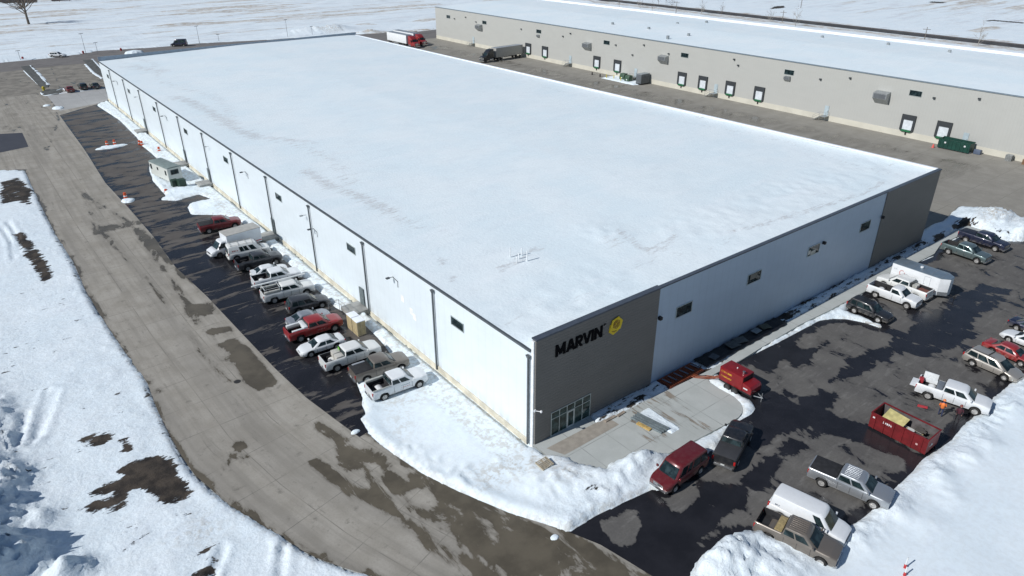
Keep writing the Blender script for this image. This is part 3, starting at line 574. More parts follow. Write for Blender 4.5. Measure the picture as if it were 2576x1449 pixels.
roof_sheet(wh, .06, WB-.3, .3, LB-.15, roofz, .42, roof_mat('roof_snow'), thin1)
# eaves side: twelve downspouts, eight windows, lights, doors with stoops
for k in range(12):
    y = .45+14.32*k+(.15 if k else 0)
    d = MB(); d.box(-.26, -.105, y-.075, y+.075, .02, 8.75); d.build('downspout', gutter_m, wh, .02)
    h = MB(); h.add([(-.34, y-.2, 9.05), (-.07, y-.2, 9.05), (-.07, y+.2, 9.05), (-.34, y+.2, 9.05), (-.26, y-.08, 8.72), (-.1, y-.08, 8.72), (-.1, y+.08, 8.72), (-.26, y+.08, 8.72)],
        [(0, 3, 2, 1), (4, 5, 6, 7), (0, 1, 5, 4), (1, 2, 6, 5), (2, 3, 7, 6), (3, 0, 4, 7)]); h.build('leader_head', gutter_m, wh)
def window(parent, plane, c, z, wd, ht, s=1):
    """plane 'x': on a wall facing -x at x=s ; 'y': on a wall facing -y at y=s"""
    f = MB(); g = MB(); t = .06
    def bx(m, a0, a1, z0, z1, o, i):
        if plane == 'x': m.box(s-o, s-i, a0, a1, z0, z1)
        else: m.box(a0, a1, s-o, s-i, z0, z1)
    bx(f, c-wd/2, c+wd/2, z-ht/2, z-ht/2+t, .07, -.02); bx(f, c-wd/2, c+wd/2, z+ht/2-t, z+ht/2, .07, -.02)
    bx(f, c-wd/2, c-wd/2+t, z-ht/2+t, z+ht/2-t, .07, -.02); bx(f, c+wd/2-t, c+wd/2, z-ht/2+t, z+ht/2-t, .07, -.02)
    o = f.build('window', alu, parent); bx(g, c-wd/2+t, c+wd/2-t, z-ht/2+t, z+ht/2-t, .02, .0)
    g.build('pane', glass, o); return o
for k in range(8): window(wh, 'x', 11.0+21.55*k, 7.05, 2.1, .95, 0)
for x in (18.7, 29.9, 41.1, 52.4): window(wh, 'y', x, 6.95, 2.35, 1.2, 0)
MB().box(40.6, 41.6, -.03, -.021, 6.35, 6.9).build('window_sheet', plain('pale_paper', (.55, .53, .46), .8), wh)
MB().box(39.9, 40.5, -.035, -.022, 6.6, 7.1).build('window_sheet', plain('pale_paper', (.55, .53, .46), .8), wh)
MB().box(29.2, 30.4, -.03, -.021, 6.8, 7.4).build('window_sheet', plain('dull_ply', (.20, .18, .15), .8), wh)
for y, z, t in ((22.9, 7.25, 1), (45, 7.3, 0), (66.7, 7.4, 1), (84, 7.3, 0), (110.4, 7.3, 1), (131.5, 7.3, 0), (152.3, 7.4, 1), (43., 6.1, 1)):
    l = MB(); l.tube([(-.02, y, z), (-.5, y, z+.05)], .035, 6); l.add(*((lambda a: (a.v, a.f))(MB().box(-.85, -.45, y-.14, y+.14, z-.02, z+.1))))
    if t: l.tube([(-.1, y-.02, z), (-.1, y-1.0, z-.12), (-.1, y-1.0, z-.8)], .03, 6)
    l.build('wall_light', dark_trim if t else steel, wh, 0)
for x, z, yy in ((15.1, 7.33, 0), (42.9, 7.37, 0), (56.1, 7.27, -.1)):
    MB().box(x-.17, x+.17, yy-.36, yy-.02, z-.16, z+.16).build('wall_light', black, wh, .04)
cm = MB(); cm.box(-.05, .14, -.25, -.165, 3.7, 3.9); cm.tube([(.05, -.2, 3.8), (.35, -.55, 3.78)], .035, 6); cm.lathe([(0, -.1), (.09, -.08), (.12, 0), (.09, .08), (0, .1)], 'z', (.4, -.6, 3.78), 10)
cm.build('security_camera', plain('white_plastic', (.8, .8, .8), .35), wh)
dsn = 0
for y in (30.9, 58.0, 87.2, 101.3, 131.0):
    dr = MB().box(-.16, -.102, y-.52, y+.52, .55, 2.75).build('door', greydoor, wh)
    MB().box(-.23, -.165, y-.42, y-.32, 1.5, 1.62).build('handle', steel, dr)
    st = MB(); st.box(-2.3, -.11, y-1.3, y+1.3, -.02, .50); st.build('stoop', conc, wh, .03)
# white blank patches low on the wall
for y, z in ((21.3, 5.4), (19.6, 4.6), (19.0, 4.2)): MB().box(-.012, -.004, y-.3, y+.3, z-.4, z+.35).build('patch', plain('fresh_white', (.88, .88, .88), .4), wh)
# storefront
sf = MB(); x0, x1, zt = 1.92, 6.52, 2.68; y0, y1 = -.215, -.155
cols = [x0, 2.85, 3.72, 4.62, 5.56, x1]
for x in cols: sf.box(x-.035, x+.035, y0, y1, 0.14, zt)
for a, b_ in zip(cols[:-1], cols[1:]):
    sf.box(a+.035, b_-.035, y0, y1, zt-.07, zt); sf.box(a+.035, b_-.035, y0, y1, 1.93, 1.99)
    if a != 3.72: sf.box(a+.035, b_-.035, y0, y1, .14, .21)
sfo = sf.build('storefront', alu, wh)
MB().box(x0+.036, x1-.036, -.18, -.165, .215, zt-.075).build('glazing', storeglass, sfo)
dd = MB(); dd.box(3.76, 3.86, -.235, -.216, .15, 1.92); dd.box(4.48, 4.58, -.235, -.216, .15, 1.92); dd.box(3.86, 4.48, -.235, -.216, .15, .33); dd.box(3.86, 4.48, -.235, -.216, 1.82, 1.92)
dd.build('entrance_door', plain('bright_aluminium', (.62, .66, .64), .35, .2), sfo)
# sign
def lettering(text, x, z, h, y, th, wmul=1.):
    P = {'M': (1.16, [[(0, 0), (0, 1), (.27, 1), (.27, 0)], [(.89, 0), (.89, 1), (1.16, 1), (1.16, 0)], [(.27, 1), (.27, .52), (.45, .14), (.58, .14), (.58, .45)], [(.89, 1), (.89, .52), (.71, .14), (.58, .14), (.58, .45)]]),
         'A': (1.06, [[(0, 0), (.37, 1), (.53, 1), (.53, .70), (.27, 0)], [(1.06, 0), (.69, 1), (.53, 1), (.53, .70), (.79, 0)], [(.34, .18), (.42, .40), (.64, .40), (.72, .18)]]),
         'R': (.90, [[(0, 0), (0, 1), (.26, 1), (.26, 0)], [(.26, 1), (.58, 1), (.72, .96), (.83, .85), (.60, .76), (.55, .79), (.26, .79)], [(.83, .85), (.86, .68), (.83, .53), (.60, .60), (.62, .68), (.60, .76)],
                     [(.83, .53), (.72, .41), (.58, .36), (.26, .36), (.26, .57), (.55, .57), (.60, .60)], [(.30, .36), (.58, .37), (.90, 0), (.60, 0), (.35, .30)]]),
         'V': (1.04, [[(0, 1), (.28, 1), (.52, .32), (.52, 0), (.38, 0)], [(1.04, 1), (.76, 1), (.52, .32), (.52, 0), (.66, 0)]]),
         'I': (.27, [[(0, 0), (0, 1), (.27, 1), (.27, 0)]]),
         'N': (.98, [[(0, 0), (0, 1), (.25, 1), (.25, 0)], [(.73, 0), (.73, 1), (.98, 1), (.98, 0)], [(.25, 1), (.73, .40), (.73, 0), (.71, 0), (.25, .60)]])}
    out = []
    for ch in text:
        wd, pl = P[ch]; m_ = MB()
        for p in pl: m_.prism([(x+a*h*wmul, z+b*h) for a, b in p], 1, y-th, y)
        out.append(m_); x += (wd*wmul+{'A': .02, 'V': .03, 'R': -.02}.get(ch, .09))*h
    return out, x
sign = MB().box(2.2, 7.8, -.175, -.161, 8.28, 8.34).build('sign', dark_trim, wh)
ls, xe = lettering('MARVIN', 2.17, 8.24, 1.12, -.17, .07, .84)
lm = plain('letter_black', (.006, .006, .007), .95); lm.node_tree.nodes['Principled BSDF'].inputs['Specular IOR Level'].default_value = .05
for m_ in ls: m_.build('letter', lm, sign, recalc=True)
MB().prism([(xe-.02, 9.30), (xe+.02, 9.38), (xe+.26, 9.44), (xe+.24, 9.37)], 1, -.27, -.2).build('letter', lm, sign)
def hexa(cx, cz, r, rot, sx=1.): return [(cx+sx*r*math.cos(R(60*i+rot)), cz+r*math.sin(R(60*i+rot))) for i in range(6)]
yel = plain('sign_yellow', (.72, .52, .015), .45, 0, .05); brown = plain('sign_brown', (.22, .10, .02), .5, 0, .05)
MB().prism(hexa(8.95, 8.56, .68, 22), 1, -.22, -.161).build('emblem', yel, sign)
e2 = MB().prism(hexa(9.14, 8.86, .78, 14), 1, -.28, -.225).build('emblem', yel, sign)
em = MB()
def ring(cx, cz, r1, r2, rot, y):
    a = hexa(cx, cz, r1, rot); b_ = hexa(cx, cz, r2, rot)
    for i in range(6):
        j = (i+1) % 6; em.prism([a[i], a[j], b_[j], b_[i]], 1, y-.02, y)
ring(9.12, 8.92, .46, .40, 30, -.282); ring(9.10, 8.93, .33, .25, 8, -.282); ring(9.10, 8.94, .17, .11, 40, -.282)
em.prism([(8.62, 8.33), (8.86, 8.20), (9.16, 8.26), (9.15, 8.32), (8.88, 8.27), (8.66, 8.38)], 1, -.305, -.284)
em.build('emblem_petals', brown, sign)

# ---------------- second warehouse
X2, H2 = 122.94, 11.41
w2 = empty('warehouse', (X2, 0, 0), 0, 'long tan metal warehouse with a row of green truck docks behind the concrete yard', 'warehouse')
def b2(name, m, x0, x1, y0, y1, z0, z1, par=None, bev=0): return MB().box(x0, x1, y0, y1, z0, z1).build(name, m, par or w2, bev)
b2('wall', tan_wall, 0, .3, -70, 208, 1.2, H2-.1); b2('foundation', plain('tan_concrete', (.58, .555, .47), .85, 0, .07, .3), -.05, .3, -70, 208, -.3, 1.199)
b2('wall', tan_wall, .3, 48, 207.7, 208, -.3, H2-.1); b2('wall', tan_wall, .3, 48, -70, -69.7, -.3, H2-.1); b2('wall', tan_wall, 48, 48.3, -70, 208, -.3, H2+.3)
b2('parapet_cap', plain('grey_blue_flashing', (.22, .27, .31), .4, .2), -.12, .35, -70, 208.1, H2-.1, H2+.06)
b2('snow_capped_parapet', plain('packed_snow', (.84, .87, .91), .6), 47.2, 48.6, -70, 208, H2-.2, H2+.75)
rz2 = lambda x, y: H2-.06+.75*np.clip(x, 0, 24)/24-.5*np.clip(x-24, 0, 24)/24+.12*(fbm(x*.1, y*.1, 4, 41)-.5)
roof_sheet(w2, .3, 47.5, -69.6, 207.6, rz2, 1.2, roof_mat('roof_snow_b'), lambda x, y: .28*np.exp(-((x-44)/1.5)**2)+.32*np.exp(-(((y-62)-(x*.2))/1.)**2))
seal = plain('dock_seal_black', (.035, .04, .045), .7); dgreen = plain('dock_green', (.012, .13, .05), .5); dpanel = plain('dock_door_white', (.66, .70, .73), .4)
for i, y in enumerate((151.6, 143.1, 119.3, 110.8, 87.0, 80.1, 71.6, 63.2, 27.5, 20.5)):
    s_ = MB(); s_.box(-.30, -.051, y-1.42, y+1.42, 3.65, 4.6); s_.box(-.30, -.051, y-1.42, y-.98, 1.55, 3.65); s_.box(-.30, -.051, y+.98, y+1.42, 1.55, 3.65)
    s_.prism([(y-1.42, 1.55), (y-1.15, 1.22), (y-.98, 1.22), (y-.98, 1.55)], 0, -.30, -.051); s_.prism([(y+1.42, 1.55), (y+1.15, 1.22), (y+.98, 1.22), (y+.98, 1.55)], 0, -.30, -.051)
    dk = s_.build('dock', seal, w2)
    b2('dock_door', dpanel, -.10, -.052, y-.978, y+.978, 1.56, 3.64, dk); b2('dock_leveler', dgreen, -.42, -.051, y-.96, y+.96, 1.20, 1.54, dk)
    b2('dock_bumper', black, -.22, -.052, y-.14, y+.14, .55, 1.19, dk)
for py, px in ((42, 1128), (56.5, 1218.7), (79, 1355.5), (107, 1526.3), (139, 1722.7), (182, 1985.6), (235, 2303.7)):
    p = W(px, py, 0, X2); window(w2, 'x', p.y, p.z, 2.5, 1.15, 0)
def hood(y, z, wd):
    h = MB().add([(-.06, y-wd/2, z+wd*.45), (-.06, y+wd/2, z+wd*.45), (-.9*wd/1.6, y-wd/2, z+wd*.35), (-.9*wd/1.6, y+wd/2, z+wd*.35), (-.06, y-wd/2, z-wd*.45), (-.06, y+wd/2, z-wd*.45), (-.9*wd/1.6, y-wd/2, z-.05), (-.9*wd/1.6, y+wd/2, z-.05)],
        [(0, 1, 3, 2), (2, 3, 7, 6), (0, 2, 6, 4), (1, 5, 7, 3), (4, 6, 7, 5), (0, 4, 5, 1)]); o = h.build('exhaust_hood', steel, w2, 0)
    MB().box(-.9*wd/1.6-.01, -.9*wd/1.6-.002, y-wd*.42, y+wd*.42, z, z+wd*.3).build('grille', plain('louvre_dark', (.12, .13, .14), .6), o)  # one even dark grey for the louvre face
for px, py, wd in ((1208, 70, 2.6), (1355, 91, 1.1), (1480, 117, 2.6), (1672, 150, 2.6), (1982, 198, 1.4), (2221, 245, 2.9)):
    p = W(px, py, 0, X2); hood(p.y, p.z, wd)
for px, py in ((1144, 47), (1172, 43), (1198, 55), (1312, 73), (1417, 91), (1436, 84), (1550, 113), (1592, 138), (1621, 113), (1683, 135), (1848, 149), (1858, 164), (2065, 199), (2140, 196), (2351, 246), (2465, 248)):
    p = W(px, py, 0, X2); b2('wall_light', dark_trim, -.4, -.002, p.y-.22, p.y+.22, p.z-.14, p.z+.14)
for y in (183.0, 131.0, 103.6, 75.9, 45.5, 16.2):
    d_ = b2('door', plain('pale_blue_door', (.42, .50, .53), .5), -.1, -.052, y-.5, y+.5, 1.1, 3.25); b2('handle', steel, -.16, -.101, y-.4, y-.3, 2.0, 2.15, d_)
for px, py in ((1541, 61), (1632, 73), (1732, 89), (1672+8, 95), (1777, 57), (2068, 95), (2234, 113), (2388, 132), (1704, 61)):
    p = G(px, py, H2+.4); b2('roof_vent', steel, p[0]-X2-.3, p[0]-X2+.3, p[1]-.3, p[1]+.3, H2+.1, H2+.95)

# metal stairs up to the yard doors
def stair(y, label, flip=1):
    t = empty('steel_stair', (X2-.06, y, 0), 0, label, 'stairs', 'steel stairs at the yard doors')
    MB().box(-1.5, 0, -.75, .75, .98, 1.06).build('landing', steel, t)
    s_ = MB()
    for k in range(5): s_.box(-1.4, -.1, flip*(.76+.28*k) if flip > 0 else -.76-.28*(k+1), flip*(.76+.28*(k+1))-.02 if flip > 0 else -.78-.28*k, .80-.19*k, .85-.19*k)
    s_.build('treads', steel, t)
    r_ = MB()
    for x in (-1.45, -.1):
        if x > -1: continue
        r_.tube([(x, -.7, 0), (x, -.7, 2.0)], .03, 6); r_.tube([(x, .7, 0), (x, .7, 2.0)], .03, 6); r_.tube([(x, -.7, 2.0), (x, .7, 2.0), (x, 2.2*flip, 1.0)], .03, 6); r_.tube([(x, -.7, 1.5), (x, .7, 1.5), (x, 2.2*flip, .5)], .03, 6); r_.tube([(x, 2.2*flip, 0), (x, 2.2*flip, 1.0)], .03, 6)
    r_.tube([(-1.45, -.72*flip, 2.0), (-.05, -.72*flip, 2.0)], .03, 6); r_.tube([(-1.45, -.72*flip, 1.5), (-.05, -.72*flip, 1.5)], .03, 6)
    r_.build('railing', steel, t)
for a in ((183.0, 'steel stair at the far end of the tan warehouse, left of the dark semi truck'), (131.0, 'steel stair with snow at its foot between the second and third truck docks'), (103.6, 'steel stair behind the two green transformers'),
          (75.9, 'steel stair with snow below it between two docks right of the grey generator'), (45.5, 'steel stair standing alone on the right half of the tan wall')): stair(a[0], a[1])
# white pipe frame standing in the roof snow near the corner
px = [G(a, b, 10.0) for a, b in ((1284, 640), (1300, 655), (1326, 650), (1312, 636))]
rf = empty('roof_pipes', (px[0][0], px[0][1], 9.75), 0, 'cluster of white vent pipes in the roof snow above the sign wall', 'vent pipes')
for (x, y), h in zip(px+[((px[0][0]+px[2][0])/2, (px[0][1]+px[2][1])/2)], (1.0, .7, 1.1, .8, .6)):
    MB().tube([(x-px[0][0], y-px[0][1], 0), (x-px[0][0], y-px[0][1], h)], .06, 8).build('pipe', plain('white_pvc', (.8, .82, .83), .4), rf)
if 0: MB().tube([(px[0][0]-px[0][0], 0, .5), (px[2][0]-px[0][0], px[2][1]-px[0][1], .5)], .06, 8).build('header_pipe', plain('white_pvc', (.8, .82, .83), .4), rf)

# ================================================================ VEHICLES
tyre_m = plain('tyre_rubber', (.022, .021, .02), .85, 0, .3, 5); rim_m = plain('alloy_rim', (.55, .54, .52), .35, .5, .2, 6); rimd_m = plain('dark_rim', (.10, .10, .10), .5, .4)
chrome = plain('dull_chrome', (.55, .55, .55), .25, .9, .1); lamp_r = plain('red_lamp', (.42, .012, .012), .25, 0, .1, 3, .4); lamp_w = plain('clear_lamp', (.62, .64, .64), .15, .2, .1, 3, .5)
liner = plain('bed_liner', (.022, .022, .024), .8, 0, .3, 3); dplast = plain('dark_plastic', (.03, .03, .032), .6); under = plain('underbody', (.02, .019, .018), .9)
_wh = {}
def wheel_mesh(r, wd, rim):
    k = (round(r, 3), round(wd, 3), rim.name)
    if k not in _wh:
        h = wd/2; t = MB().lathe([(r*.62, -h), (r*.86, -h), (r*.97, -h*.8), (r, -h*.4), (r, h*.4), (r*.97, h*.8), (r*.86, h), (r*.62, h)], 'y', n=24)
        to = t.build('wheel', tyre_m); me = to.data; bpy.data.objects.remove(to)
        q = MB().lathe([(r*.64, -h*.9), (r*.60, -h*.97), (r*.56, -h*.7), (r*.2, -h*.62), (.001, -h*.72)], 'y', n=24); q.lathe([(r*.64, h*.9), (r*.60, h*.97), (r*.56, h*.7), (r*.2, h*.62), (.001, h*.72)], 'y', n=24)
        for j in range(5):
            a = 2*math.pi*j/5; ca, sa = math.cos(a), math.sin(a)
            for sd in (-1, 1):
                pts = [(.14*r, -.10*r), (.58*r, -.06*r), (.58*r, .06*r), (.14*r, .10*r)]
                q.prism([(x*ca-z*sa, x*sa+z*ca) for x, z in pts], 1, sd*h*.66, sd*h*.90)
        ro = q.build('rim', rim); _wh[k] = (me, ro.data); bpy.data.objects.remove(ro)
    return _wh[k]
def wheels(par, xs_, y, r, wd=.24, rim=None):
    me, rm = wheel_mesh(r, wd, rim or rim_m)
    for x in xs_:
        for sd in (-1, 1):
            o = bpy.data.objects.new('wheel', me); COL.objects.link(o); o.parent = par; o.location = (x, sd*y, r); o.rotation_euler = (0, random.random()*1.2, 0)
            q = bpy.data.objects.new('rim', rm); COL.objects.link(q); q.parent = o
def loft(st):
    """st: (x, halfwidth, zbottom, ztop, inner_y, inner_z, crown)"""
    m = MB(); rings = []
    for (x, hw, zb, zt, iy, iz, cr) in st:
        h = [(0, zb), (hw-.20, zb), (hw-.05, zb+.03), (hw, zb+(zt-zb)*.30), (hw+.01, zb+(zt-zb)*.62), (hw-.02, zt-.09), (hw-.07, zt-.02), (hw-.12, zt), (iy, iz), (0, iz+cr)]
        rings.append([(x, y, z) for y, z in h]+[(x, -y, z) for y, z in h[-2:0:-1]])
    n = len(rings[0]); vs = [p for r_ in rings for p in r_]; fs = []
    for i in range(len(rings)-1):
        for j in range(n): fs.append((i*n+j, (i+1)*n+j, (i+1)*n+(j+1) % n, i*n+(j+1) % n))
    fs += [tuple(range(n)), tuple((len(rings)-1)*n+j for j in range(n))[::-1]]; return m.add(vs, fs)
def car(x, y, ang, color, label, cat, sp, group=None, z=0., name=None, metal=0., rim=None):
    L, Wd, rw = sp['L'], sp['W'], sp['r']; hl, hw = L/2, Wd/2
    root = empty(name or cat.replace(' ', '_'), (x, y, z), R(ang), label, cat, group)
    pm = paint('paint_%s' % color[0], color[1], metal or color[2]); xa, xb = sp['ax']; ar = rw+.09
    sill = sp.get('sill', .30)
    def zb(x_):
        v = sill
        for xc in (xa, xb):
            if abs(x_-xc) < ar: v = max(v, rw+math.sqrt(max(0, ar*ar-(x_-xc)**2)))
        return v
    def prof(P, x_):
        for (a, za), (b_, z2) in zip(P[:-1], P[1:]):
            if a <= x_ <= b_: return za+(z2-za)*(x_-a)/(b_-a+1e-9)
        return P[-1][1] if x_ > P[-1][0] else P[0][1]
    TP = sp['top']; xs_ = set([-hl, -hl+.05, -hl+.2, hl-.55, hl-.25, hl-.08, hl]+[p[0] for p in TP])
    for xc in (xa, xb):
        for t in np.linspace(-1, 1, 9): xs_.add(xc+ar*math.sin(t*math.pi/2)*.999)
    bed = sp.get('bed'); xs_ = sorted(v for v in xs_ if -hl <= v <= hl)
    if bed: xs_ = sorted(set(xs_) | {bed[0], bed[0]+.002, bed[1]-.002, bed[1]})
    st = []
    for v in xs_:
        e = 0
        if v > hl-.6: e = ((v-hl+.6)/.6)**2*sp.get('nose', .16)
        if v < -hl+.25: e = ((-hl+.25-v)/.25)**2*.06
        zt = prof(TP, v); h = hw-e; b_ = zb(v)
        if v >= hl-.081 or v <= -hl+.051: b_ = max(b_, .38)
        iy, iz, cr = h*.55, zt+.015, sp.get('crown', .02)
        if bed and bed[0]+.001 < v < bed[1]-.001: iy, iz, cr = h-.13, .78, 0
        elif bed and v <= bed[1]: iy, iz, cr = h-.2, zt, 0
        st.append((v, h, b_, zt, iy, iz, cr))
    body = loft(st)
    # cabin
    rb, rt_, wt, wb = sp['cab']; zr = sp['roof']; wr = hw-sp.get('tumble', .20); wbelt = hw-.055; zb_f, zb_r = prof(TP, wb)-.05, prof(TP, rb)-.05
    zc = prof(TP, (rb+wb)/2)-.04; ch = .10
    def cabring(xr, xf, w_, z_, zf=None):
        zf = z_ if zf is None else zf; c = .14
        return [(xr, -w_+c, z_), (xr+c*.4, -w_, z_), ((xr+xf)/2, -w_-.01, (z_+zf)/2), (xf-c*1.2, -w_, zf), (xf, -w_+c*1.4, zf), (xf+.03, 0, zf), (xf, w_-c*1.4, zf), (xf-c*1.2, w_, zf), ((xr+xf)/2, w_+.01, (z_+zf)/2), (xr+c*.4, w_, z_), (xr, w_-c, z_), (xr-.02, 0, z_)]
    rr = [cabring(rb, wb, wbelt, zb_r, zb_f), cabring(rt_, wt, wr, zr-.10), cabring(rt_+.06, wt-.07, wr-.05, zr-.03), cabring(rt_+.2, wt-.25, wr-.2, zr)]
    k = 12; vs = [p for q in rr for p in q]; fs = [(i*k+j, i*k+(j+1) % k, (i+1)*k+(j+1) % k, (i+1)*k+j) for i in range(3) for j in range(k)]+[tuple(3*k+j for j in range(k))]
    body.add(vs, fs); body.build('body', pm, root, smooth=38)
    MB().box(-hl+.3, hl-.35, -hw+.34, hw-.34, .2, .62).build('underbody', under, root)
    # glass
    gp = 0.012
    def sidepane(f0, f1, sd, t0=.14, t1=.90):
        def pt(f, t):
            xr = rb+(rt_-rb)*t; xf = wb+(wt-wb)*t; zz = (zb_r+(zb_f-zb_r)*f)*(1-t)+(zr-.10)*t; return (xr+(xf-xr)*f, sd*(wbelt+(wr-wbelt)*t+gp+.008), zz)
        a, b_, c, d = pt(f0, t0), pt(f1, t0), pt(f1, t1), pt(f0, t1)
        i_ = [(p[0], p[1]-sd*.03, p[2]) for p in (a, b_, c, d)]
        return MB().add([a, b_, c, d]+i_, [(0, 1, 2, 3), (7, 6, 5, 4), (0, 4, 5, 1), (1, 5, 6, 2), (2, 6, 7, 3), (3, 7, 4, 0)])
    for sd in (-1, 1):
        for f0, f1 in sp['win']: sidepane(f0, f1, sd).build('side_window', glass, root)
    def endpane(xb_, zb__, xt, nm, dirx, t0=.10, t1=.92, ins=.12):
        def pt(t, s_): 
            ww = (wbelt+(wr-wbelt)*t-ins*(1.25 if dirx > 0 else .9)); return (xb_+(xt-xb_)*t+dirx*(gp+.03), s_*ww, zb__+(zr-.10-zb__)*t)
        n_ = 5; vs = []
        for t in (t0, t1):
            for j in range(n_):
                s_ = -1+2*j/(n_-1); p = pt(t, s_); vs.append((p[0]+dirx*.02*(1-s_*s_), p[1], p[2]))
        fs = [(j, j+1, n_+j+1, n_+j) for j in range(n_-1)]; v2 = [(p[0]-dirx*.04, p[1], p[2]-.01) for p in vs]; o_ = len(vs)
        fs += [tuple(o_+i for i in f[::-1]) for f in fs]+[(0, o_, o_+1, 1), (n_-1, o_+n_-1, 2*n_-1+o_, 2*n_-1)]
        MB().add(vs+v2, fs).build(nm, glass, root)
    endpane(wb, zb_f, wt, 'windshield', 1); 
    if not sp.get('noback'): endpane(rb, zb_r, rt_, 'rear_window', -1)
    # lamps, grille, bumpers, mirrors
    zf = prof(TP, hl-.1); fh = hw-sp.get('nose', .16)
    for sd in (-1, 1):
        MB().add([(hl-.30, sd*(hw-.045), zf-.30), (hl-.02, sd*(fh-.02), zf-.30), (hl-.005, sd*(fh-.34), zf-.30), (hl-.34, sd*(hw-.055), zf-.10), (hl-.05, sd*(fh-.03), zf-.12), (hl-.03, sd*(fh-.34), zf-.12), (hl-.3, sd*(hw-.3), zf-.2)],
            [(0, 1, 4, 3), (1, 2, 5, 4), (3, 4, 5, 6), (0, 3, 6), (2, 6, 5), (0, 6, 2, 1)]).build('headlight', lamp_w, root)
        tz0, tz1 = (sp['tail'])
        MB().box(-hl-.015, -hl+.10, min(sd*(hw-.19), sd*(hw-.035)), max(sd*(hw-.19), sd*(hw-.035)), tz0, tz1).build('taillight', lamp_r, root, .012)
        mx = wb-.28; MB().box(mx-.07, mx+.07, min(sd*(hw+.02), sd*(hw+.22)), max(sd*(hw+.02), sd*(hw+.22)), zb_f+.08, zb_f+.27).build('mirror', pm if sp.get('pmir', 1) else dplast, root, .03)
    MB().box(hl-.05, hl+.02, -fh+.36, fh-.36, zf-.40, zf-.10).build('grille', dplast if not sp.get('chrome') else chrome, root, .01)
    bmat = chrome if sp.get('chrome') else pm
    def bumper(x0, x1, z0, z1, nm, mt): MB().prism([(x0, -hw+.08), (x1, -hw+.22), (x1, hw-.22), (x0, hw-.08)], 2, z0, z1).build(nm, mt, root, .03)
    bumper(hl-.15, hl+.09, .36, .58, 'bumper', bmat); bumper(-hl+.12, -hl-.10, .38, .58, 'bumper', chrome if bed else bmat)
    MB().box(-hl-.115, -hl-.10, -.16, .16, .62, .76).build('number_plate', plain('plate', (.6, .62, .6), .5), root)
    wheels(root, (xa, xb), hw-.13, rw, .25 if bed else .22, rim)
    if bed:
        q = MB(); x0, x1, yy = bed[0]+.006, bed[1]-.006, hw-.135
        q.box(x0, x1, -yy, yy, .782, .80); q.box(x0, x1, yy-.012, yy, .80, prof(TP, bed[0])-.015); q.box(x0, x1, -yy, -yy+.012, .80, prof(TP, bed[0])-.015)
        for sd in (-1, 1): q.box(xa-.4, xa+.4, min(sd*(yy-.22), sd*yy), max(sd*(yy-.22), sd*yy), .8, 1.02)
        q.box(x1-.02, x1, -yy, yy, .8, prof(TP, bed[0])-.02)
        q.build('truck_bed', liner if sp.get('liner', 1) else pm, root)
    for t in sp.get('seams', []): 
        for sd in (-1, 1): MB().box(t-.012, t+.012, min(sd*(hw+.004), sd*(hw+.014)), max(sd*(hw+.004), sd*(hw+.014)), sill+.18, prof(TP, t)-.16).build('door_seam', dplast, root)
    return root
PK = dict(L=5.75, W=2.0, r=.41, ax=(-1.72, 1.92), top=[(-2.9, 1.38), (-.88, 1.38), (-.84, 1.34), (1.4, 1.31), (2.4, 1.25), (2.88, 1.12)], bed=(-2.80, -.98), cab=(-.94, -.84, .78, 1.56), roof=1.96, win=[(.05, .38), (.43, .80)], tail=(.88, 1.24), sill=.42, seams=(-.72, .2, 1.15), chrome=1, tumble=.17, nose=.12)
PKC = dict(PK, L=6.05, ax=(-1.85, 2.0), bed=(-2.92, -.94), top=[(-3.1, 1.40), (-.88, 1.40), (-.84, 1.35), (1.6, 1.32), (2.6, 1.26), (3.03, 1.13)], cab=(-.90, -.80, 1.0, 1.76), win=[(.05, .42), (.47, .82)])
PKR = dict(PK, L=5.7, bed=(-2.78, -.32), top=[(-2.9, 1.40), (-.30, 1.40), (-.26, 1.35), (1.4, 1.32), (2.4, 1.26), (2.85, 1.12)], cab=(-.28, -.20, .82, 1.56), win=[(.12, .72)], seams=(.15, 1.15))
SED = dict(L=4.75, W=1.82, r=.33, ax=(-1.38, 1.42), top=[(-2.4, .88), (-2.2, .98), (-1.5, 1.00), (-1., .96), (1.0, .94), (1.9, .86), (2.25, .76), (2.375, .68)], cab=(-1.78, -1.0, .38, 1.22), roof=1.44, win=[(.16, .47), (.51, .84)], tail=(.72, .90), sill=.24, seams=(-.25, .75), tumble=.26, nose=.26, crown=.05, liner=0)
SUV = dict(L=4.75, W=1.88, r=.37, ax=(-1.35, 1.42), top=[(-2.4, 1.10), (-.9, 1.06), (1.0, 1.04), (1.9, .96), (2.3, .80), (2.4, .74)], cab=(-2.25, -2.0, .35, 1.12), roof=1.74, win=[(.08, .28), (.31, .55), (.58, .86)], tail=(.85, 1.15), sill=.32, seams=(-.55, .4, 1.1), tumble=.20, nose=.2, crown=.04)
MINI = dict(L=5.10, W=1.95, r=.35, ax=(-1.5, 1.55), top=[(-2.6, 1.10), (-.9, 1.04), (1.4, 1.02), (2.1, .88), (2.45, .72), (2.6, .66)], cab=(-2.42, -2.15, .55, 1.65), roof=1.72, win=[(.05, .30), (.32, .58), (.61, .86)], tail=(.85, 1.15), sill=.28, seams=(-.6, .5, 1.4), tumble=.22, nose=.3, crown=.05)
VAN = dict(L=5.60, W=2.02, r=.38, ax=(-1.75, 1.70), top=[(-2.8, 1.25), (-.9, 1.22), (1.6, 1.20), (2.2, 1.10), (2.6, 1.0), (2.8, .9)], cab=(-2.72, -2.62, 1.05, 1.80), roof=2.10, win=[(.79, .93)], tail=(.95, 1.3), sill=.36, seams=(.9, 1.65, 0.), tumble=.18, nose=.18, noback=0, chrome=0)
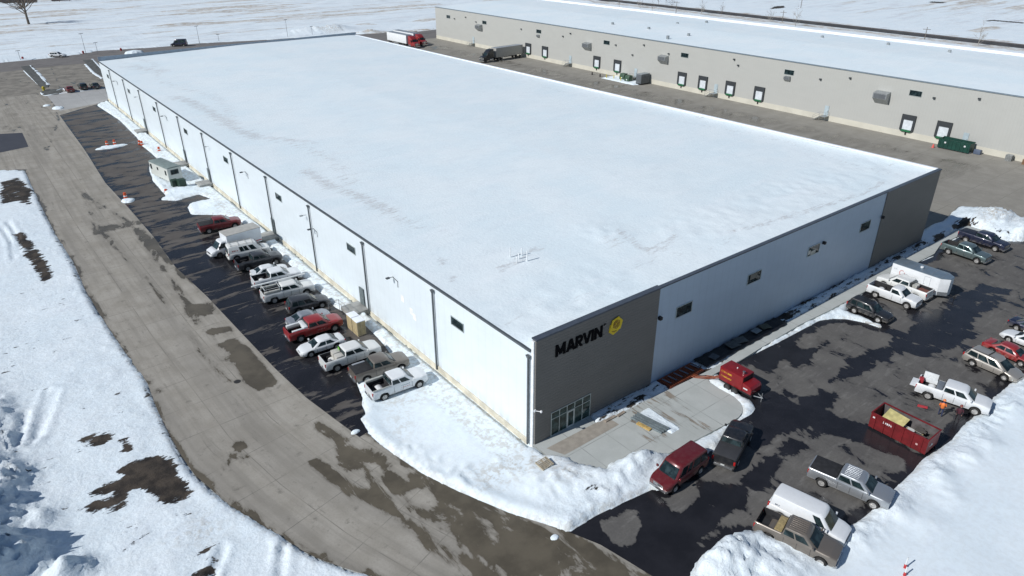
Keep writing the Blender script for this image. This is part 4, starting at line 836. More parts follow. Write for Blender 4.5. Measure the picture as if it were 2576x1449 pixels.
C = dict(white=('white', (.72, .74, .75), 0), white2=('warm_white', (.70, .71, .69), 0), red=('red', (.28, .016, .018), 0), dred=('dark_red', (.16, .012, .016), .1), maroon=('maroon', (.13, .010, .014), .1), black=('black', (.010, .012, .016), .1),
    char=('charcoal', (.045, .048, .055), .3), taupe=('taupe', (.19, .165, .14), .4), silver=('silver', (.42, .44, .46), .6), navy=('navy', (.010, .016, .045), .2), green=('grey_green', (.13, .18, .185), .5), tan=('champagne', (.44, .41, .365), .5), grey=('grey_silver', (.36, .38, .41), .5))
GL = 'vehicles parked nose-in along the white wall'; GR = 'vehicles parked in the asphalt lot'
def tonneau(root, sp, m=None):
    MB().box(sp['bed'][0]-.02, sp['bed'][1]+.02, -sp['W']/2+.07, sp['W']/2-.07, 1.385, 1.425).build('bed_cover', m or liner, root, .015)
def rack(root, sp, m):
    q = MB(); hw = sp['W']/2-.08
    for x in (sp['bed'][0]+.15, sp['bed'][1]-.1):
        q.tube([(x, -hw, 1.3), (x, -hw, 2.0), (x, hw, 2.0), (x, hw, 1.3)], .03, 6)
    for s_ in (-1, 1): q.tube([(sp['bed'][0]+.05, s_*hw, 2.0), (sp['bed'][1]+.1, s_*hw, 2.0)], .025, 6)
    q.build('ladder_rack', m, root)
def marks(root, x0, x1, z0, z1, y, m, n=6, seed=1):
    """short worn strokes, as unreadable at this distance as the lettering in the photo"""
    rr = random.Random(seed); q = MB(); w_ = (x1-x0)/n
    for i in range(n):
        a = x0+w_*i; q.box(a+w_*.12, a+w_*.34, min(y, y+.006*np.sign(y)), max(y, y+.006*np.sign(y)), z0, z1)
        if rr.random() > .3: q.box(a+w_*.34, a+w_*.82, min(y, y+.006*np.sign(y)), max(y, y+.006*np.sign(y)), z0+(z1-z0)*.4*rr.random(), z0+(z1-z0)*(.45+.5*rr.random()))
    q.build('lettering', m, root)
redmk = plain('faded_red_print', (.45, .05, .05), .5); greymk = plain('grey_print', (.18, .2, .25), .5)

v = car(-5.4, 65.6, -5, C['dred'], 'dark red pickup parked farthest up the wall beside the box truck', 'pickup truck', PK, GL); tonneau(v, PK)
v = car(-5.4, 49.8, -3, C['char'], 'black pickup with an open bed between the white rack van and a white sedan', 'pickup truck', PK, GL)
v = car(-5.4, 46.2, -6, C['white'], 'small white sedan parked between the black pickup and a white pickup', 'sedan', dict(SED, L=4.4), GL)
v = car(-5.5, 43.5, -5, C['white'], 'white pickup with an empty black bed beside the truck carrying a long pole', 'pickup truck', PK, GL)
pv = car(-5.8, 39.2, -6, C['white2'], 'white pickup with pale side toolboxes and a long white pole on its rack', 'pickup truck', PKC, GL); v = pv
tb = plain('worn_aluminium', (.50, .50, .46), .45, .2, .2, 4); wt = plain('white_box', (.70, .72, .72), .5, 0, .1)
for s_ in (-1, 1): MB().box(-2.85, -1.0, min(s_*.62, s_*.97), max(s_*.62, s_*.97), 1.41, 1.66).build('toolbox', tb, v, .03)
rack(v, PKC, wt)
v = car(-5.1, 35.0, -6, C['char'], 'dark grey estate SUV parked between the pole truck and a silver sedan', 'suv', SUV, GL, name='suv')
v = car(-6.4, 31.8, -3, C['grey'], 'silver sedan parked beside the bright red pickup', 'sedan', SED, GL)
v = car(-6.9, 29.2, -2.5, C['red'], 'bright red pickup with white toolboxes in its bed', 'pickup truck', PKC, GL)
MB().box(-1.35, -.90, -.86, .86, 1.20, 1.60).build('toolbox', wt, v, .03)
MB().box(-2.75, -1.36, .55, .84, 1.22, 1.52).build('toolbox', wt, v, .03); MB().box(-2.6, -1.36, -.84, -.60, 1.22, 1.48).build('toolbox', wt, v, .03)
MB().tube([(-2.75, .36, 1.36), (-1.45, .36, 1.36)], .17, 12).build('fuel_tank', plain('tank_grey', (.2, .2, .2), .5), v); marks(v, .1, .9, .82, .94, -1.0, plain('pale_print', (.6, .5, .5), .5), 5, 4)
v = car(-7.7, 25.6, 176, C['white'], 'white sedan with a black sunroof, parked tail to the wall beside the red pickup', 'sedan', SED, GL)
MB().box(-.52, -.02, -.40, .40, 1.412, 1.432).build('sunroof', glass, v, .02)
v = car(-6.3, 21.6, -3, C['white2'], 'white pickup with beige boxes in its bed and a green rear window sticker', 'pickup truck', PKC, GL)
bx_ = plain('beige_plastic', (.52, .50, .45), .5, 0, .1)
for y_ in (-.45, .45): MB().box(-1.75, -.95, y_-.40, y_+.40, .85, 1.55).build('storage_box', bx_, v, .06)
MB().box(-2.4, -2.05, -.3, .05, .82, 1.12).build('storage_box', plain('grey_case', (.25, .25, .26), .6), v, .04); MB().box(-.955, -.94, .35, .75, 1.45, 1.80).build('sticker', plain('lime_green', (.18, .55, .05), .5), v)
v = car(-5.0, 17.9, -5, C['taupe'], 'brown grey pickup with a black bed cover and tools along its rail', 'pickup truck', PK, GL); tonneau(v, PK)
MB().box(-2.5, -1.2, .62, .86, 1.426, 1.49).build('hand_tools', plain('tool_mix', (.3, .32, .35), .5), v, .02)
v = car(-5.1, 14.25, -4, C['white'], 'white pickup with a ladder rack and red door lettering, half on the snow', 'pickup truck', PK, GL, z=.06)
MB().box(-2.8, -1.0, .72, .98, 1.39, 1.60).build('side_rail', tb, v, .02); MB().box(-2.8, -1.0, -.98, -.90, 1.39, 1.5).build('side_rail', tb, v, .02); q = MB(); q.tube([(-.9, -.85, 1.3), (-.9, -.85, 1.95), (-.9, .85, 1.95), (-.9, .85, 1.3)], .03, 6); q.tube([(-.95, -.4, 1.35), (-.95, -.4, 1.95)], .02, 6); q.tube([(-.95, .1, 1.35), (-.95, .1, 1.95)], .02, 6); q.build('headache_rack', dplast, v)
marks(v, .0, .95, .98, 1.10, -1.0, greymk, 6, 2); marks(v, .0, .95, .80, .92, -1.0, redmk, 5, 3)
v = car(-5.4, 53.7, -6, C['white2'], 'white van with a roof rack and red lettering between the box truck and black pickup', 'van', dict(VAN, L=5.4, win=[(.36, .48), (.50, .62), (.68, .84)]), GL)
q = MB(); 
for s_ in (-.75, .75): q.tube([(-2.3, s_, 2.22), (.7, s_, 2.22)], .03, 6)
for x_ in (-2.2, -1.2, -.2, .6): q.tube([(x_, -.75, 2.08), (x_, -.75, 2.22), (x_, .75, 2.22), (x_, .75, 2.08)], .025, 6)
q.build('roof_rack', tb, v); marks(v, -2.2, -1.4, 1.42, 1.62, -.97, redmk, 4, 5)
# south lot
v = car(75.9, -5.9, -94, C['navy'], 'navy blue crew pickup nearest the snow heap behind the warehouse corner', 'pickup truck', PKC, GR); tonneau(v, PKC, plain('navy_cover', (.012, .016, .03), .5))
v = car(69.8, -6.1, -94, C['green'], 'grey green crew pickup parked between the navy pickup and the white cargo trailer', 'pickup truck', PK, GR)
v = car(53.3, -5.9, 88, C['white2'], 'white crew pickup with its hood towards the building, squeezed beside the white cargo trailer', 'pickup truck', PKC, GR)
MB().box(-1.5, -.95, -.5, .3, .82, 1.5).build('storage_box', tb, v, .04); MB().box(-2.7, -1.6, -.6, .6, .82, 1.15).build('cargo', plain('rusty_load', (.16, .06, .045), .8, 0, .3, 4), v, .05)
v = car(50.2, -6.2, -88, C['white'], 'white regular cab pickup with a long black bed facing the open lot', 'pickup truck', PKR, GR)
v = car(44.5, -6.3, -90, C['black'], 'black SUV parked first in the row next to the curb end', 'suv', SUV, GR, name='suv')
v = car(54.6, -19.4, -96, C['navy'], 'dark blue car cut off by the right edge, behind the white sedan', 'sedan', SED, GR)
v = car(51.2, -19.9, 84, C['white'], 'white sedan facing the building at the right edge of the lot', 'sedan', SED, GR, z=.02)
v = car(47.35, -19.7, -96, C['red'], 'red sedan parked between the champagne minivan and the white sedan', 'sedan', dict(SED, L=4.9), GR)
v = car(43.4, -19.55, -96, C['tan'], 'champagne coloured minivan with dark side glass and a roof rack', 'minivan', MINI, GR)
q = MB(); 
for s_ in (-.62, .62): q.tube([(-1.8, s_, 1.76), (.1, s_, 1.76)], .025, 6)
q.box(-.5, -.42, -.62, .62, 1.76, 1.80); q.build('roof_rack', dplast, v)
cv = car(34.7, -19.4, -77, C['white'], 'white crew pickup with its tailgate down and an open white toolbox in the bed', 'pickup truck', PKC, GR); v = cv
MB().box(-1.45, -.92, -.80, .80, .95, 1.42).build('toolbox', plain('diamond_plate', (.30, .32, .34), .4, .5), v, .03)
MB().box(-2.75, -1.55, .70, .80, 1.36, 1.95).build('toolbox_lid', wt, v, .02); MB().box(-2.75, -1.5, .48, .80, 1.0, 1.35).build('toolbox', wt, v, .02)
MB().box(-3.55, -3.06, -.75, .75, .84, .90).build('tailgate', paint('paint_white', C['white'][1]), v, .02)
MB().box(-3.0, -2.6, -.1, .35, 1.0, 1.5).build('gas_can', plain('can_red', (.35, .03, .04), .5), v, .05)
marks(v, .5, 1.0, .95, 1.05, -1.0, greymk, 4, 9)
v = car(16.2, -19.6, -77, C['silver'], 'silver crew pickup with a ribbed roof and a black bed cover beside the red dumpster', 'pickup truck', PKC, GR); tonneau(v, PKC)
q = MB()
for k_ in range(7): q.box(-.5, .55, -.62+.2*k_, -.56+.2*k_, 1.955, 1.99)
q.build('roof_ribs', paint('paint_silver', C['silver'][1], .6), v)
v = car(10.4, -19.6, -78, C['white'], 'white windowless cargo van parked beside the beige pickup at the snow bank', 'van', dict(VAN, noback=1), GR)
marks(v, -2.3, -1.9, 1.35, 1.5, -.99, greymk, 3, 12)
v = car(7.9, -20.2, -75, C['taupe'], 'beige grey pickup with a ribbed roof and lumber in its bed, nearest the camera', 'pickup truck', PK, GR, z=.10)
q = MB()
for k_ in range(7): q.box(-.6, .55, -.62+.2*k_, -.56+.2*k_, 1.955, 1.99)
q.build('roof_ribs', paint('paint_taupe', C['taupe'][1], .4), v); MB().box(-1.5, -.95, -.8, .8, .82, 1.4).build('toolbox', plain('brass_wood', (.35, .27, .13), .6, 0, .3, 5), v, .03)
v = car(12.95, -11.0, 20, C['black'], 'black pickup with a dark bed cover showing its tail, beside the concrete entrance pad', 'pickup truck', PK, GR)
MB().box(PK['bed'][0]-.02, PK['bed'][1]+.02, -.93, .93, 1.385, 1.43).build('bed_cover', plain('grey_vinyl', (.045, .045, .048), .6), v, .015)
v = car(6.8, -10.3, 182, C['maroon'], 'dark red passenger van parked on the snow edge of the entrance pad', 'van', dict(VAN, L=5.2, chrome=1, win=[(.04, .24), (.27, .50), (.55, .66), (.72, .90)], ax=(-1.6, 1.6), top=[(-2.8, 1.25), (-.9, 1.22), (1.45, 1.20), (2.1, 1.08), (2.4, 1.0), (2.8, .92)], cab=(-2.52, -2.42, .95, 1.65)), GR, z=.03)

# box truck
bt = empty('box_truck', (-6.4, 56.5, 0), R(-175+180+180), 'white box truck with a red stripe along its cargo box, backed in to the wall', 'box truck', GL)
bt.rotation_euler.z = R(185)
pw = paint('paint_white', C['white'][1])
vb = dict(VAN); 
xs0 = 3.6
st = [(1.2, .98, .45, 1.25, .5, 1.25, .02), (1.95, .99, .45, 1.25, .5, 1.25, .02)]+[(2.35+.45*math.sin(t*math.pi/2)*.999, .99, .39+math.sqrt(max(0, .2025-(.45*math.sin(t*math.pi/2)*.999)**2)), 1.22, .5, 1.22, .03) for t in np.linspace(-1, 1, 7)]+[(2.95, .97, .42, 1.15, .5, 1.15, .04), (3.3, .92, .42, 1.05, .4, 1.05, .03), (3.42, .82, .48, .98, .4, .98, 0)]
b_ = loft(st); zr = 2.15
def cr(xr, xf, w_, z_): return [(xr, -w_, z_), (xf-.1, -w_, z_), (xf, -w_+.15, z_), (xf+.03, 0, z_), (xf, w_-.15, z_), (xf-.1, w_, z_), (xr, w_, z_)]
rr = [cr(1.2, 2.55, .93, 1.18), cr(1.2, 1.95, .82, 2.05), cr(1.2, 1.82, .72, zr)]; vs = [p for q in rr for p in q]
b_.add(vs, [(i*7+j, i*7+(j+1) % 7, (i+1)*7+(j+1) % 7, (i+1)*7+j) for i in range(2) for j in range(7)]+[tuple(14+j for j in range(7))]); b_.build('cab', pw, bt)
MB().add([(2.585, -.74, 1.27), (2.585, .74, 1.27), (2.03, .66, 1.98), (2.03, -.66, 1.98), (2.54, -.74, 1.27), (2.54, .74, 1.27), (1.98, .66, 1.98), (1.98, -.66, 1.98)], [(0, 1, 2, 3), (7, 6, 5, 4), (0, 4, 5, 1), (1, 5, 6, 2), (2, 6, 7, 3), (3, 7, 4, 0)]).build('windshield', glass, bt)
for s_ in (-1, 1):
    MB().add([(1.35, s_*.94, 1.3), (2.3, s_*.935, 1.3), (1.92, s_*.865, 1.92), (1.35, s_*.865, 1.92), (1.35, s_*.90, 1.3), (2.3, s_*.90, 1.3), (1.92, s_*.83, 1.92), (1.35, s_*.83, 1.92)], [(0, 1, 2, 3), (7, 6, 5, 4), (0, 4, 5, 1), (1, 5, 6, 2), (2, 6, 7, 3), (3, 7, 4, 0)]).build('side_window', glass, bt)
    MB().box(3.3, 3.43, min(s_*.5, s_*.8), max(s_*.5, s_*.8), .72, .92).build('headlight', lamp_w, bt, .02); MB().box(2.25, 2.4, min(s_*1.05, s_*1.3), max(s_*1.05, s_*1.3), 1.35, 1.75).build('mirror', dplast, bt, .03)
MB().box(-3.6, 1.18, -1.17, 1.17, .85, 2.85).build('cargo_box', plain('box_white', (.66, .69, .72), .4, 0, .05), bt, .04)
MB().box(-3.62, 1.20, -1.19, 1.19, 2.852, 2.92).build('box_roof', plain('translucent_roof', (.40, .39, .36), .6, 0, .12), bt, .02)
MB().box(-3.58, 1.1, 1.172, 1.18, 1.05, 1.17).build('stripe', plain('stripe_red', (.45, .03, .035), .45), bt)
MB().box(-3.5, 1.1, 1.172, 1.178, 1.5, 1.505).build('trim', steel, bt)
MB().box(-3.5, 3.1, -.42, .42, .45, .84).build('chassis', under, bt); MB().box(3.4, 3.5, -.75, .75, .42, .6).build('bumper', pw, bt, .02); MB().box(3.40, 3.44, -.45, .45, .70, .92).build('grille', dplast, bt)
wheels(bt, (-2.0, 2.35), .86, .39, .26, rimd_m)

# ladder-rack pole
p0 = pv.matrix_basis @ Vector((-3.9, -.30, 2.12)); p1 = pv.matrix_basis @ Vector((2.45, -.30, 2.18))
pole = MB().tube([(0, 0, 0), (6.35, 0, .06)], .11, 10).build('pole', plain('white_pipe', (.75, .77, .76), .4, 0, .06))
pole.location = pv.matrix_basis @ Vector((-3.9, .55, 2.14)); pole.rotation_euler = pv.rotation_euler; tag(pole, 'long white pole lying on the rack of the white pickup with toolboxes', 'pole')

# ================================================================ THINGS IN THE SOUTH LOT
def wheelset(par, pts, r, wd=.24, rim=None):
    me, rm = wheel_mesh(r, wd, rim or rimd_m)
    for (x, y) in pts:
        o = bpy.data.objects.new('wheel', me); COL.objects.link(o); o.parent = par; o.location = (x, y, r)
        q = bpy.data.objects.new('rim', rm); COL.objects.link(q); q.parent = o
# enclosed cargo trailer, long axis north-south (local +x = towards the hitch)
t = empty('cargo_trailer', (55.75, -6.3, 0), R(-90), 'tall white enclosed cargo trailer with a pointed nose and a faint red ring emblem', 'trailer')
tw = plain('trailer_white', (.74, .76, .77), .35, 0, .05); troof = plain('trailer_roof', (.24, .31, .37), .35, .5, .1)
out = [(-2.85, -1.15), (2.75, -1.15), (3.65, -.45), (3.65, .45), (2.75, 1.15), (-2.85, 1.15)]
MB().prism(out, 2, .45, 2.62).build('body', tw, t, .02)
MB().prism([(a*1.004, b*1.012) for a, b in out], 2, 2.622, 2.70).build('roof', troof, t, .015)
q = MB()
for x_ in (-1.75, -.65, .5, 1.6, 2.75): q.box(x_-.03, x_+.03, -1.15, 1.15, 2.701, 2.715)
q.build('roof_seam', steel, t); MB().lathe([(.001, .26), (.16, .25), (.2, .1), (.12, 0), (.12, -.02)], 'z', (.1, -.1, 2.71), 14).build('roof_vent', wt, t)
MB().prism([(2.80, -1.115), (3.66, -.445), (3.68, -.47), (2.82, -1.14)], 2, .5, .95).build('stone_guard', steel, t)
q = MB()
for a in range(24):
    a0, a1 = R(15*a), R(15*a+15)
    if 20 < a*15 < 60: continue
    q.prism([(-1.55+.34*math.cos(a0), 1.75+.34*math.sin(a0)), (-1.55+.34*math.cos(a1), 1.75+.34*math.sin(a1)), (-1.55+.26*math.cos(a1), 1.75+.26*math.sin(a1)), (-1.55+.26*math.cos(a0), 1.75+.26*math.sin(a0))], 1, -1.157, -1.151)
q.build('emblem', plain('pale_red_print', (.55, .22, .20), .5), t)
def wmarks(par, x0, x1, z0, z1, y, m, n, seed): marks(par, x0, x1, z0, z1, y, m, n, seed)
wmarks(t, -1.42, -.75, 1.66, 1.80, -1.152, greymk, 6, 21); wmarks(t, -2.6, -2.2, 1.95, 2.15, -1.152, plain('pale_grey_print', (.5, .53, .56), .5), 3, 22)
q = MB(); 
for b in ((1.05, 1.07, .62, 2.35), (1.75, 1.77, .62, 2.35), (1.07, 1.75, .62, .64), (1.07, 1.75, 2.33, 2.35)): q.box(b[0], b[1], -1.162, -1.151, b[2], b[3])
q.build('door_seam', greymk, t); MB().box(-.6, -.5, -1.17, -1.151, 1.0, 1.05)
MB().box(1.12, 1.2, -1.19, -1.152, 1.35, 1.42).build('handle', steel, t)
wheelset(t, [(-.9, -1.02), (-.1, -1.02), (-.9, 1.02), (-.1, 1.02)], .33, .2)
q = MB(); q.tube([(3.0, -.7, .42), (4.6, 0, .42)], .05, 6); q.tube([(3.0, .7, .42), (4.6, 0, .42)], .05, 6); q.tube([(4.4, 0, .9), (4.4, 0, .02)], .04, 6); q.build('tongue', black, t)

# ground heater trailer
t = empty('heater_trailer', (20.75, -5.6, 0), R(-90), 'red towable ground heater with yellow lettering and orange hoses beside the sidewalk', 'ground heater')
hr = plain('heater_red', (.235, .012, .016), .35, .1, .12, 2, .3)
MB().prism([(-1.45, .72), (1.15, .72), (1.15, 2.15), (-1.45, 2.15)], 1, -.85, .85).build('housing', hr, t, .03)
MB().prism([(1.155, .72), (2.15, .72), (2.15, 1.25), (1.95, 1.48), (1.155, 1.60)], 1, -.82, .82).build('engine_cover', hr, t, .03)
MB().box(1.156, 1.17, -.75, .75, 1.62, 2.08).build('louvre', black, t)
MB().lathe([(.11, 0), (.11, .22), (.14, .23), (.14, .30), (.001, .34)], 'z', (.75, -.25, 2.151), 12).build('exhaust_stack', chrome, t)
q = MB(); q.lathe([(.06, 0), (.06, .1), (.001, .12)], 'z', (-.2, .1, 2.151), 10); q.build('filler_cap', wt, t)
MB().box(-1.5, 2.2, -.7, .7, .45, .718).build('chassis', black, t)
wheelset(t, [(-.35, -.92), (.5, -.92), (-.35, .92), (.5, .92)], .36, .22)
yw = plain('yellow_print', (.70, .42, .03), .5)
wmarks(t, -1.25, .0, 1.66, 1.86, -.852, yw, 9, 31); wmarks(t, -1.25, .0, 1.18, 1.34, -.852, yw, 10, 32); MB().box(1.3, 1.75, -.835, -.822, 1.05, 1.18).build('label', wt, t)
q = MB(); q.tube([(2.1, -.4, .5), (2.95, 0, .5)], .05, 6); q.tube([(2.1, .4, .5), (2.95, 0, .5)], .05, 6); q.tube([(2.85, 0, 1.0), (2.85, 0, .02)], .045, 6); q.build('tongue', steel, t)
q = MB().box(-1.62, -1.46, -.45, .1, .8, 1.5); q.build('hose_reel', steel, t, .03)
orm = plain('orange_rubber', (.26, .060, .018), .6, 0, .3, 3)
hz_ = MB()
for k_ in range(3): hz_.tube([(20.6-.2*k_, -4.05, .8-.1*k_), (20.3-.25*k_, -3.4, .35), (20.0-.35*k_, -2.7, .22), (19.4-.3*k_, -2.1, .2), (18.7, -1.5, .2)], .05, 6)
tag(hz_.build('hose', orm), 'bundle of orange hoses running from the red heater to the wall', 'hose')
hm = empty('thaw_mat', (0, 0, 0), 0, 'rust orange hose mat with grey straps lying in the shade along the wall', 'hose mat')
MB().box(15.55, 20.7, -1.95, -.18, .0, .20).build('blanket', plain('dark_red_blanket', (.10, .026, .016), .8, 0, .4, 1.5), hm, .04)
q = MB(); y_ = -.35; pts = []
for k_ in range(9):
    a, b = (15.7, 20.5) if k_ % 2 == 0 else (20.5, 15.7); pts += [(a, y_, .25), ((a+b)/2, y_-.03, .27), (b, y_, .25)]; y_ -= .18
q.tube(pts, .05, 6); q.build('hose', orm, hm)
for k_ in range(6):
    sx = 15.9+k_*.85; MB().add([(sx, -.5, .31), (sx+.16, -.5, .31), (sx+.30, -1.5, .31), (sx+.14, -1.5, .31), (sx, -.5, .35), (sx+.16, -.5, .35), (sx+.30, -1.5, .35), (sx+.14, -1.5, .35)], [(0, 1, 2, 3), (7, 6, 5, 4), (0, 4, 5, 1), (1, 5, 6, 2), (2, 6, 7, 3), (3, 7, 4, 0)]).build('strap', plain('grey_strap', (.16, .18, .22), .7), hm)
# insulation blankets and loose boards
bm_ = MB(); n_ = 34
vs = []
for i in range(n_+1):
    x = 21.2+i*(35.2-21.2)/n_
    for j, y in enumerate((-.12, -.7, -1.3, -1.85)): vs.append((x, y+.06*math.sin(i*1.7), .26+.10*random.random()*(j > 0)))
bm_.add(vs, [(i*4+j, (i+1)*4+j, (i+1)*4+j+1, i*4+j+1) for i in range(n_) for j in range(3)])
bo = bm_.build('insulation_blanket', plain('black_tarp', (.010, .010, .012), .55, 0, .3, 1.2), None, 0, 60); sm = bo.modifiers.new('thick', 'SOLIDIFY'); sm.thickness = .06
tag(bo, 'long black insulation blanket lying along the foot of the front wall', 'blanket')
for px, py, wd, dp, a, col, lb in ((1796, 899, 1.0, .8, 10, (.10, .11, .12), 'dark grey board on the black blanket nearest the red heater'), (1843, 868, 1.5, 1.1, -6, (.10, .105, .10), 'wide grey board, left of a touching pair on the black blanket'),
        (1863, 857, 1.4, 1.0, -14, (.11, .115, .11), 'wide grey board, right of a touching pair on the black blanket'), (1902, 834, 1.1, .75, 4, (.24, .27, .28), 'pale grey board lying on the black blanket'), (1924, 823, 1.2, .9, -12, (.10, .10, .07), 'olive brown board at the far end of the black blanket')):
    x, y = G(px, py, .35); o = MB().box(-wd/2, wd/2, -dp/2, dp/2, -.03, .03).build('board', plain('board_%d' % int(col[0]*1000+col[2]*100), col, .7, 0, .2, 3), None, .01); o.location = (x, min(y, -.75), .46); o.rotation_euler = (.05, .03, R(a)); tag(o, lb, 'board', 'boards on the black blanket')

# red roll-off dumpster
t = empty('dumpster', (26.15, -18.95, 0), R(-90), 'red open top dumpster holding yellow board and scrap at the edge of the snow', 'dumpster')
dr_ = plain('dumpster_red', (.17, .013, .016), .5, .1, .22, 2.); din = plain('dumpster_inside', (.13, .12, .12), .7, .2, .3, 2)
L2, W2_, H_ = 2.45, 1.12, 1.62
q = MB(); q.box(-L2, L2, -W2_, -W2_+.05, .18, H_); q.box(-L2, L2, W2_-.05, W2_, .18, H_); q.box(-L2, -L2+.05, -W2_+.05, W2_-.05, .18, H_); q.box(L2-.05, L2, -W2_+.05, W2_-.05, .18, H_); q.build('shell', dr_, t)
q = MB(); q.box(-L2-.04, L2+.04, -W2_-.05, -W2_+.07, H_, H_+.09); q.box(-L2-.04, L2+.04, W2_-.07, W2_+.05, H_, H_+.09); q.box(-L2-.04, -L2+.08, -W2_+.07, W2_-.07, H_, H_+.09); q.box(L2-.08, L2+.04, -W2_+.07, W2_-.07, H_, H_+.09); q.build('rim', dr_, t, .015)
q = MB()
for k_ in range(6):
    x = -L2+.45+k_*.80
    for s_ in (-1, 1): MB().box(x-.05, x+.05, min(s_*(W2_+.002), s_*(W2_+.07)), max(s_*(W2_+.002), s_*(W2_+.07)), .2, H_-.01).build('rib', dr_, t)
MB().box(-L2+.05, L2-.05, -W2_+.05, W2_-.05, .2, .30).build('floor', din, t)
q = MB(); q.box(-L2+.052, L2-.052, W2_-.062, W2_-.051, .3, H_-.02); q.box(-L2+.052, L2-.052, -W2_+.051, -W2_+.062, .3, H_-.02); q.build('liner', din, t)
MB().box(-L2-.02, L2+.02, -.5, -.38, 0, .178).build('rail', black, t); MB().box(-L2-.02, L2+.02, .38, .5, 0, .178).build('rail', black, t)
wmarks(t, -1.35, -.55, 1.12, 1.36, -W2_-.004, plain('white_print', (.7, .68, .68), .5), 5, 41); MB().box(1.55, 1.72, -W2_-.012, -W2_-.002, .7, .86).build('sticker', plain('pink_sticker', (.6, .4, .38), .5), t); MB().box(-2.25, -1.95, -W2_-.012, -W2_-.002, 1.2, 1.35).build('sticker', wt, t)
o = MB().add([(-1.85, -.75, .95), (-.05, -.85, .85), (.1, .55, 1.55), (-1.75, .75, 1.60), (-1.85, -.75, 1.0), (-.05, -.85, .90), (.1, .55, 1.60), (-1.75, .75, 1.65)], [(0, 1, 2, 3), (7, 6, 5, 4), (0, 4, 5, 1), (1, 5, 6, 2), (2, 6, 7, 3), (3, 7, 4, 0)]).build('insulation_sheet', plain('yellow_board', (.50, .44, .19), .8, 0, .25, 1.5, bmp=.05))
o.location = (26.15, -18.95, 0); o.rotation_euler.z = R(-90); tag(o, 'large yellow insulation sheet leaning inside the red dumpster', 'sheet')
q = MB(); rr = random.Random(3)
for k_ in range(26):
    x, y, z = rr.uniform(.2, 2.2), rr.uniform(-.85, .85), rr.uniform(.6, 1.25); s1, s2 = rr.uniform(.1, .45), rr.uniform(.08, .3); q.box(x-s1, x+s1, y-s2, y+s2, z, z+rr.uniform(.04, .2), rr.randrange(3))
o = q.build('scrap', [plain('scrap_tan', (.36, .30, .17), .8), plain('scrap_white', (.6, .6, .56), .7), plain('scrap_dark', (.09, .08, .07), .8)]); o.location = (26.15, -18.95, 0); o.rotation_euler.z = R(-90); tag(o, 'jumble of wood offcuts and packing inside the red dumpster', 'scrap', kind='stuff')

# person
def skin(name, chains, mat, parent, sub=2):
    """chains: list of lists of (x,y,z,r); chains after the first start at an index of an existing vertex"""
    V, E, Rr = [], [], []
    for ch in chains:
        prev = ch[0] if isinstance(ch[0], int) else None
        for p in (ch[1:] if prev is not None else ch):
            V.append(p[:3]); Rr.append(p[3]); k_ = len(V)-1
            if prev is not None: E.append((prev, k_))
            prev = k_
    me = bpy.data.meshes.new(name); me.from_pydata(V, E, []); o = bpy.data.objects.new(name, me); COL.objects.link(o)
    m_ = o.modifiers.new('skin', 'SKIN'); m_.use_smooth_shade = True
    for i, r_ in enumerate(Rr): me.skin_vertices[0].data[i].radius = (r_, r_)
    me.skin_vertices[0].data[0].use_root = True
    s_ = o.modifiers.new('sub', 'SUBSURF'); s_.levels = s_.render_levels = sub
    me.materials.append(mat); o.parent = parent; return o
def person(x, y, ang, label, top, legs, hat, pose=0):
    t = empty('person', (x, y, 0), R(ang), label, 'person')
    sk = plain('skin', (.42, .24, .17), .5)
    ch = [[(0, 0, .92, .135), (0, 0, 1.10, .13), (0, 0, 1.30, .15), (0, 0, 1.44, .10), (.01, 0, 1.52, .055), (.02, 0, 1.62, .095), (.015, 0, 1.71, .085)]]
    for s_ in (-1, 1):
        ch.append([0, (.0, s_*.10, .86, .10), (.03+.10*s_, s_*.11, .48, .072), (-.02+.12*s_, s_*.12, .10, .05), (.10+.12*s_, s_*.13, .045, .045)])
        k0 = 3; ch.append([k0, (0, s_*.19, 1.40, .065), (.03, s_*.25, 1.14, .05), (.18, s_*.22, .93, .036), (.22, s_*.21, .89, .036)])
    skin('body', ch, legs, t)
    q = MB(); q.lathe([(.15, .90), (.175, 1.0), (.18, 1.2), (.19, 1.36), (.13, 1.46), (.07, 1.49)], 'z', (0, 0, 0), 14); q.build('vest', top, t, 0)
    for s_ in (-1, 1):
        MB().tube([(0, s_*.18, 1.41), (.03, s_*.26, 1.15), (.16, s_*.23, .96)], .07, 8, r2=.052).build('sleeve', top, t)
        hnd = MB()
        for i, (dx, ln) in enumerate(((-.02, .07), (-.005, .08), (.01, .075), (.022, .06))): hnd.tube([(.20+dx, s_*.215, .90), (.215+dx, s_*.21, .90-ln*.6), (.205+dx, s_*.20, .90-ln)], .011, 6)
        hnd.tube([(.19, s_*.19, .92), (.225, s_*.17, .88), (.235, s_*.175, .85)], .013, 6); hnd.build('fingers', sk, t)
    MB().lathe([(.085, 1.60), (.098, 1.66), (.09, 1.70)], 'z', (.03, 0, 0), 12).build('face', sk, t)
    MB().lathe([(.15, 1.70), (.135, 1.71), (.125, 1.76), (.09, 1.82), (.001, 1.84)], 'z', (.02, 0, 0), 14).build('hard_hat', hat, t)
person(31.75, -19.7, 20, 'person in a bright orange jacket and dark blue trousers near the red dumpster', plain('hi_vis_orange', (.85, .22, .05), .6), plain('dark_denim', (.03, .04, .09), .8), plain('hat_orange', (.8, .25, .08), .4))
person(32.1, -21.0, 200, 'person in dark maroon clothes standing at the snow edge behind the white pickup', plain('maroon_jacket', (.07, .015, .025), .8), plain('black_trousers', (.02, .015, .02), .8), plain('hat_rust', (.22, .06, .05), .6))
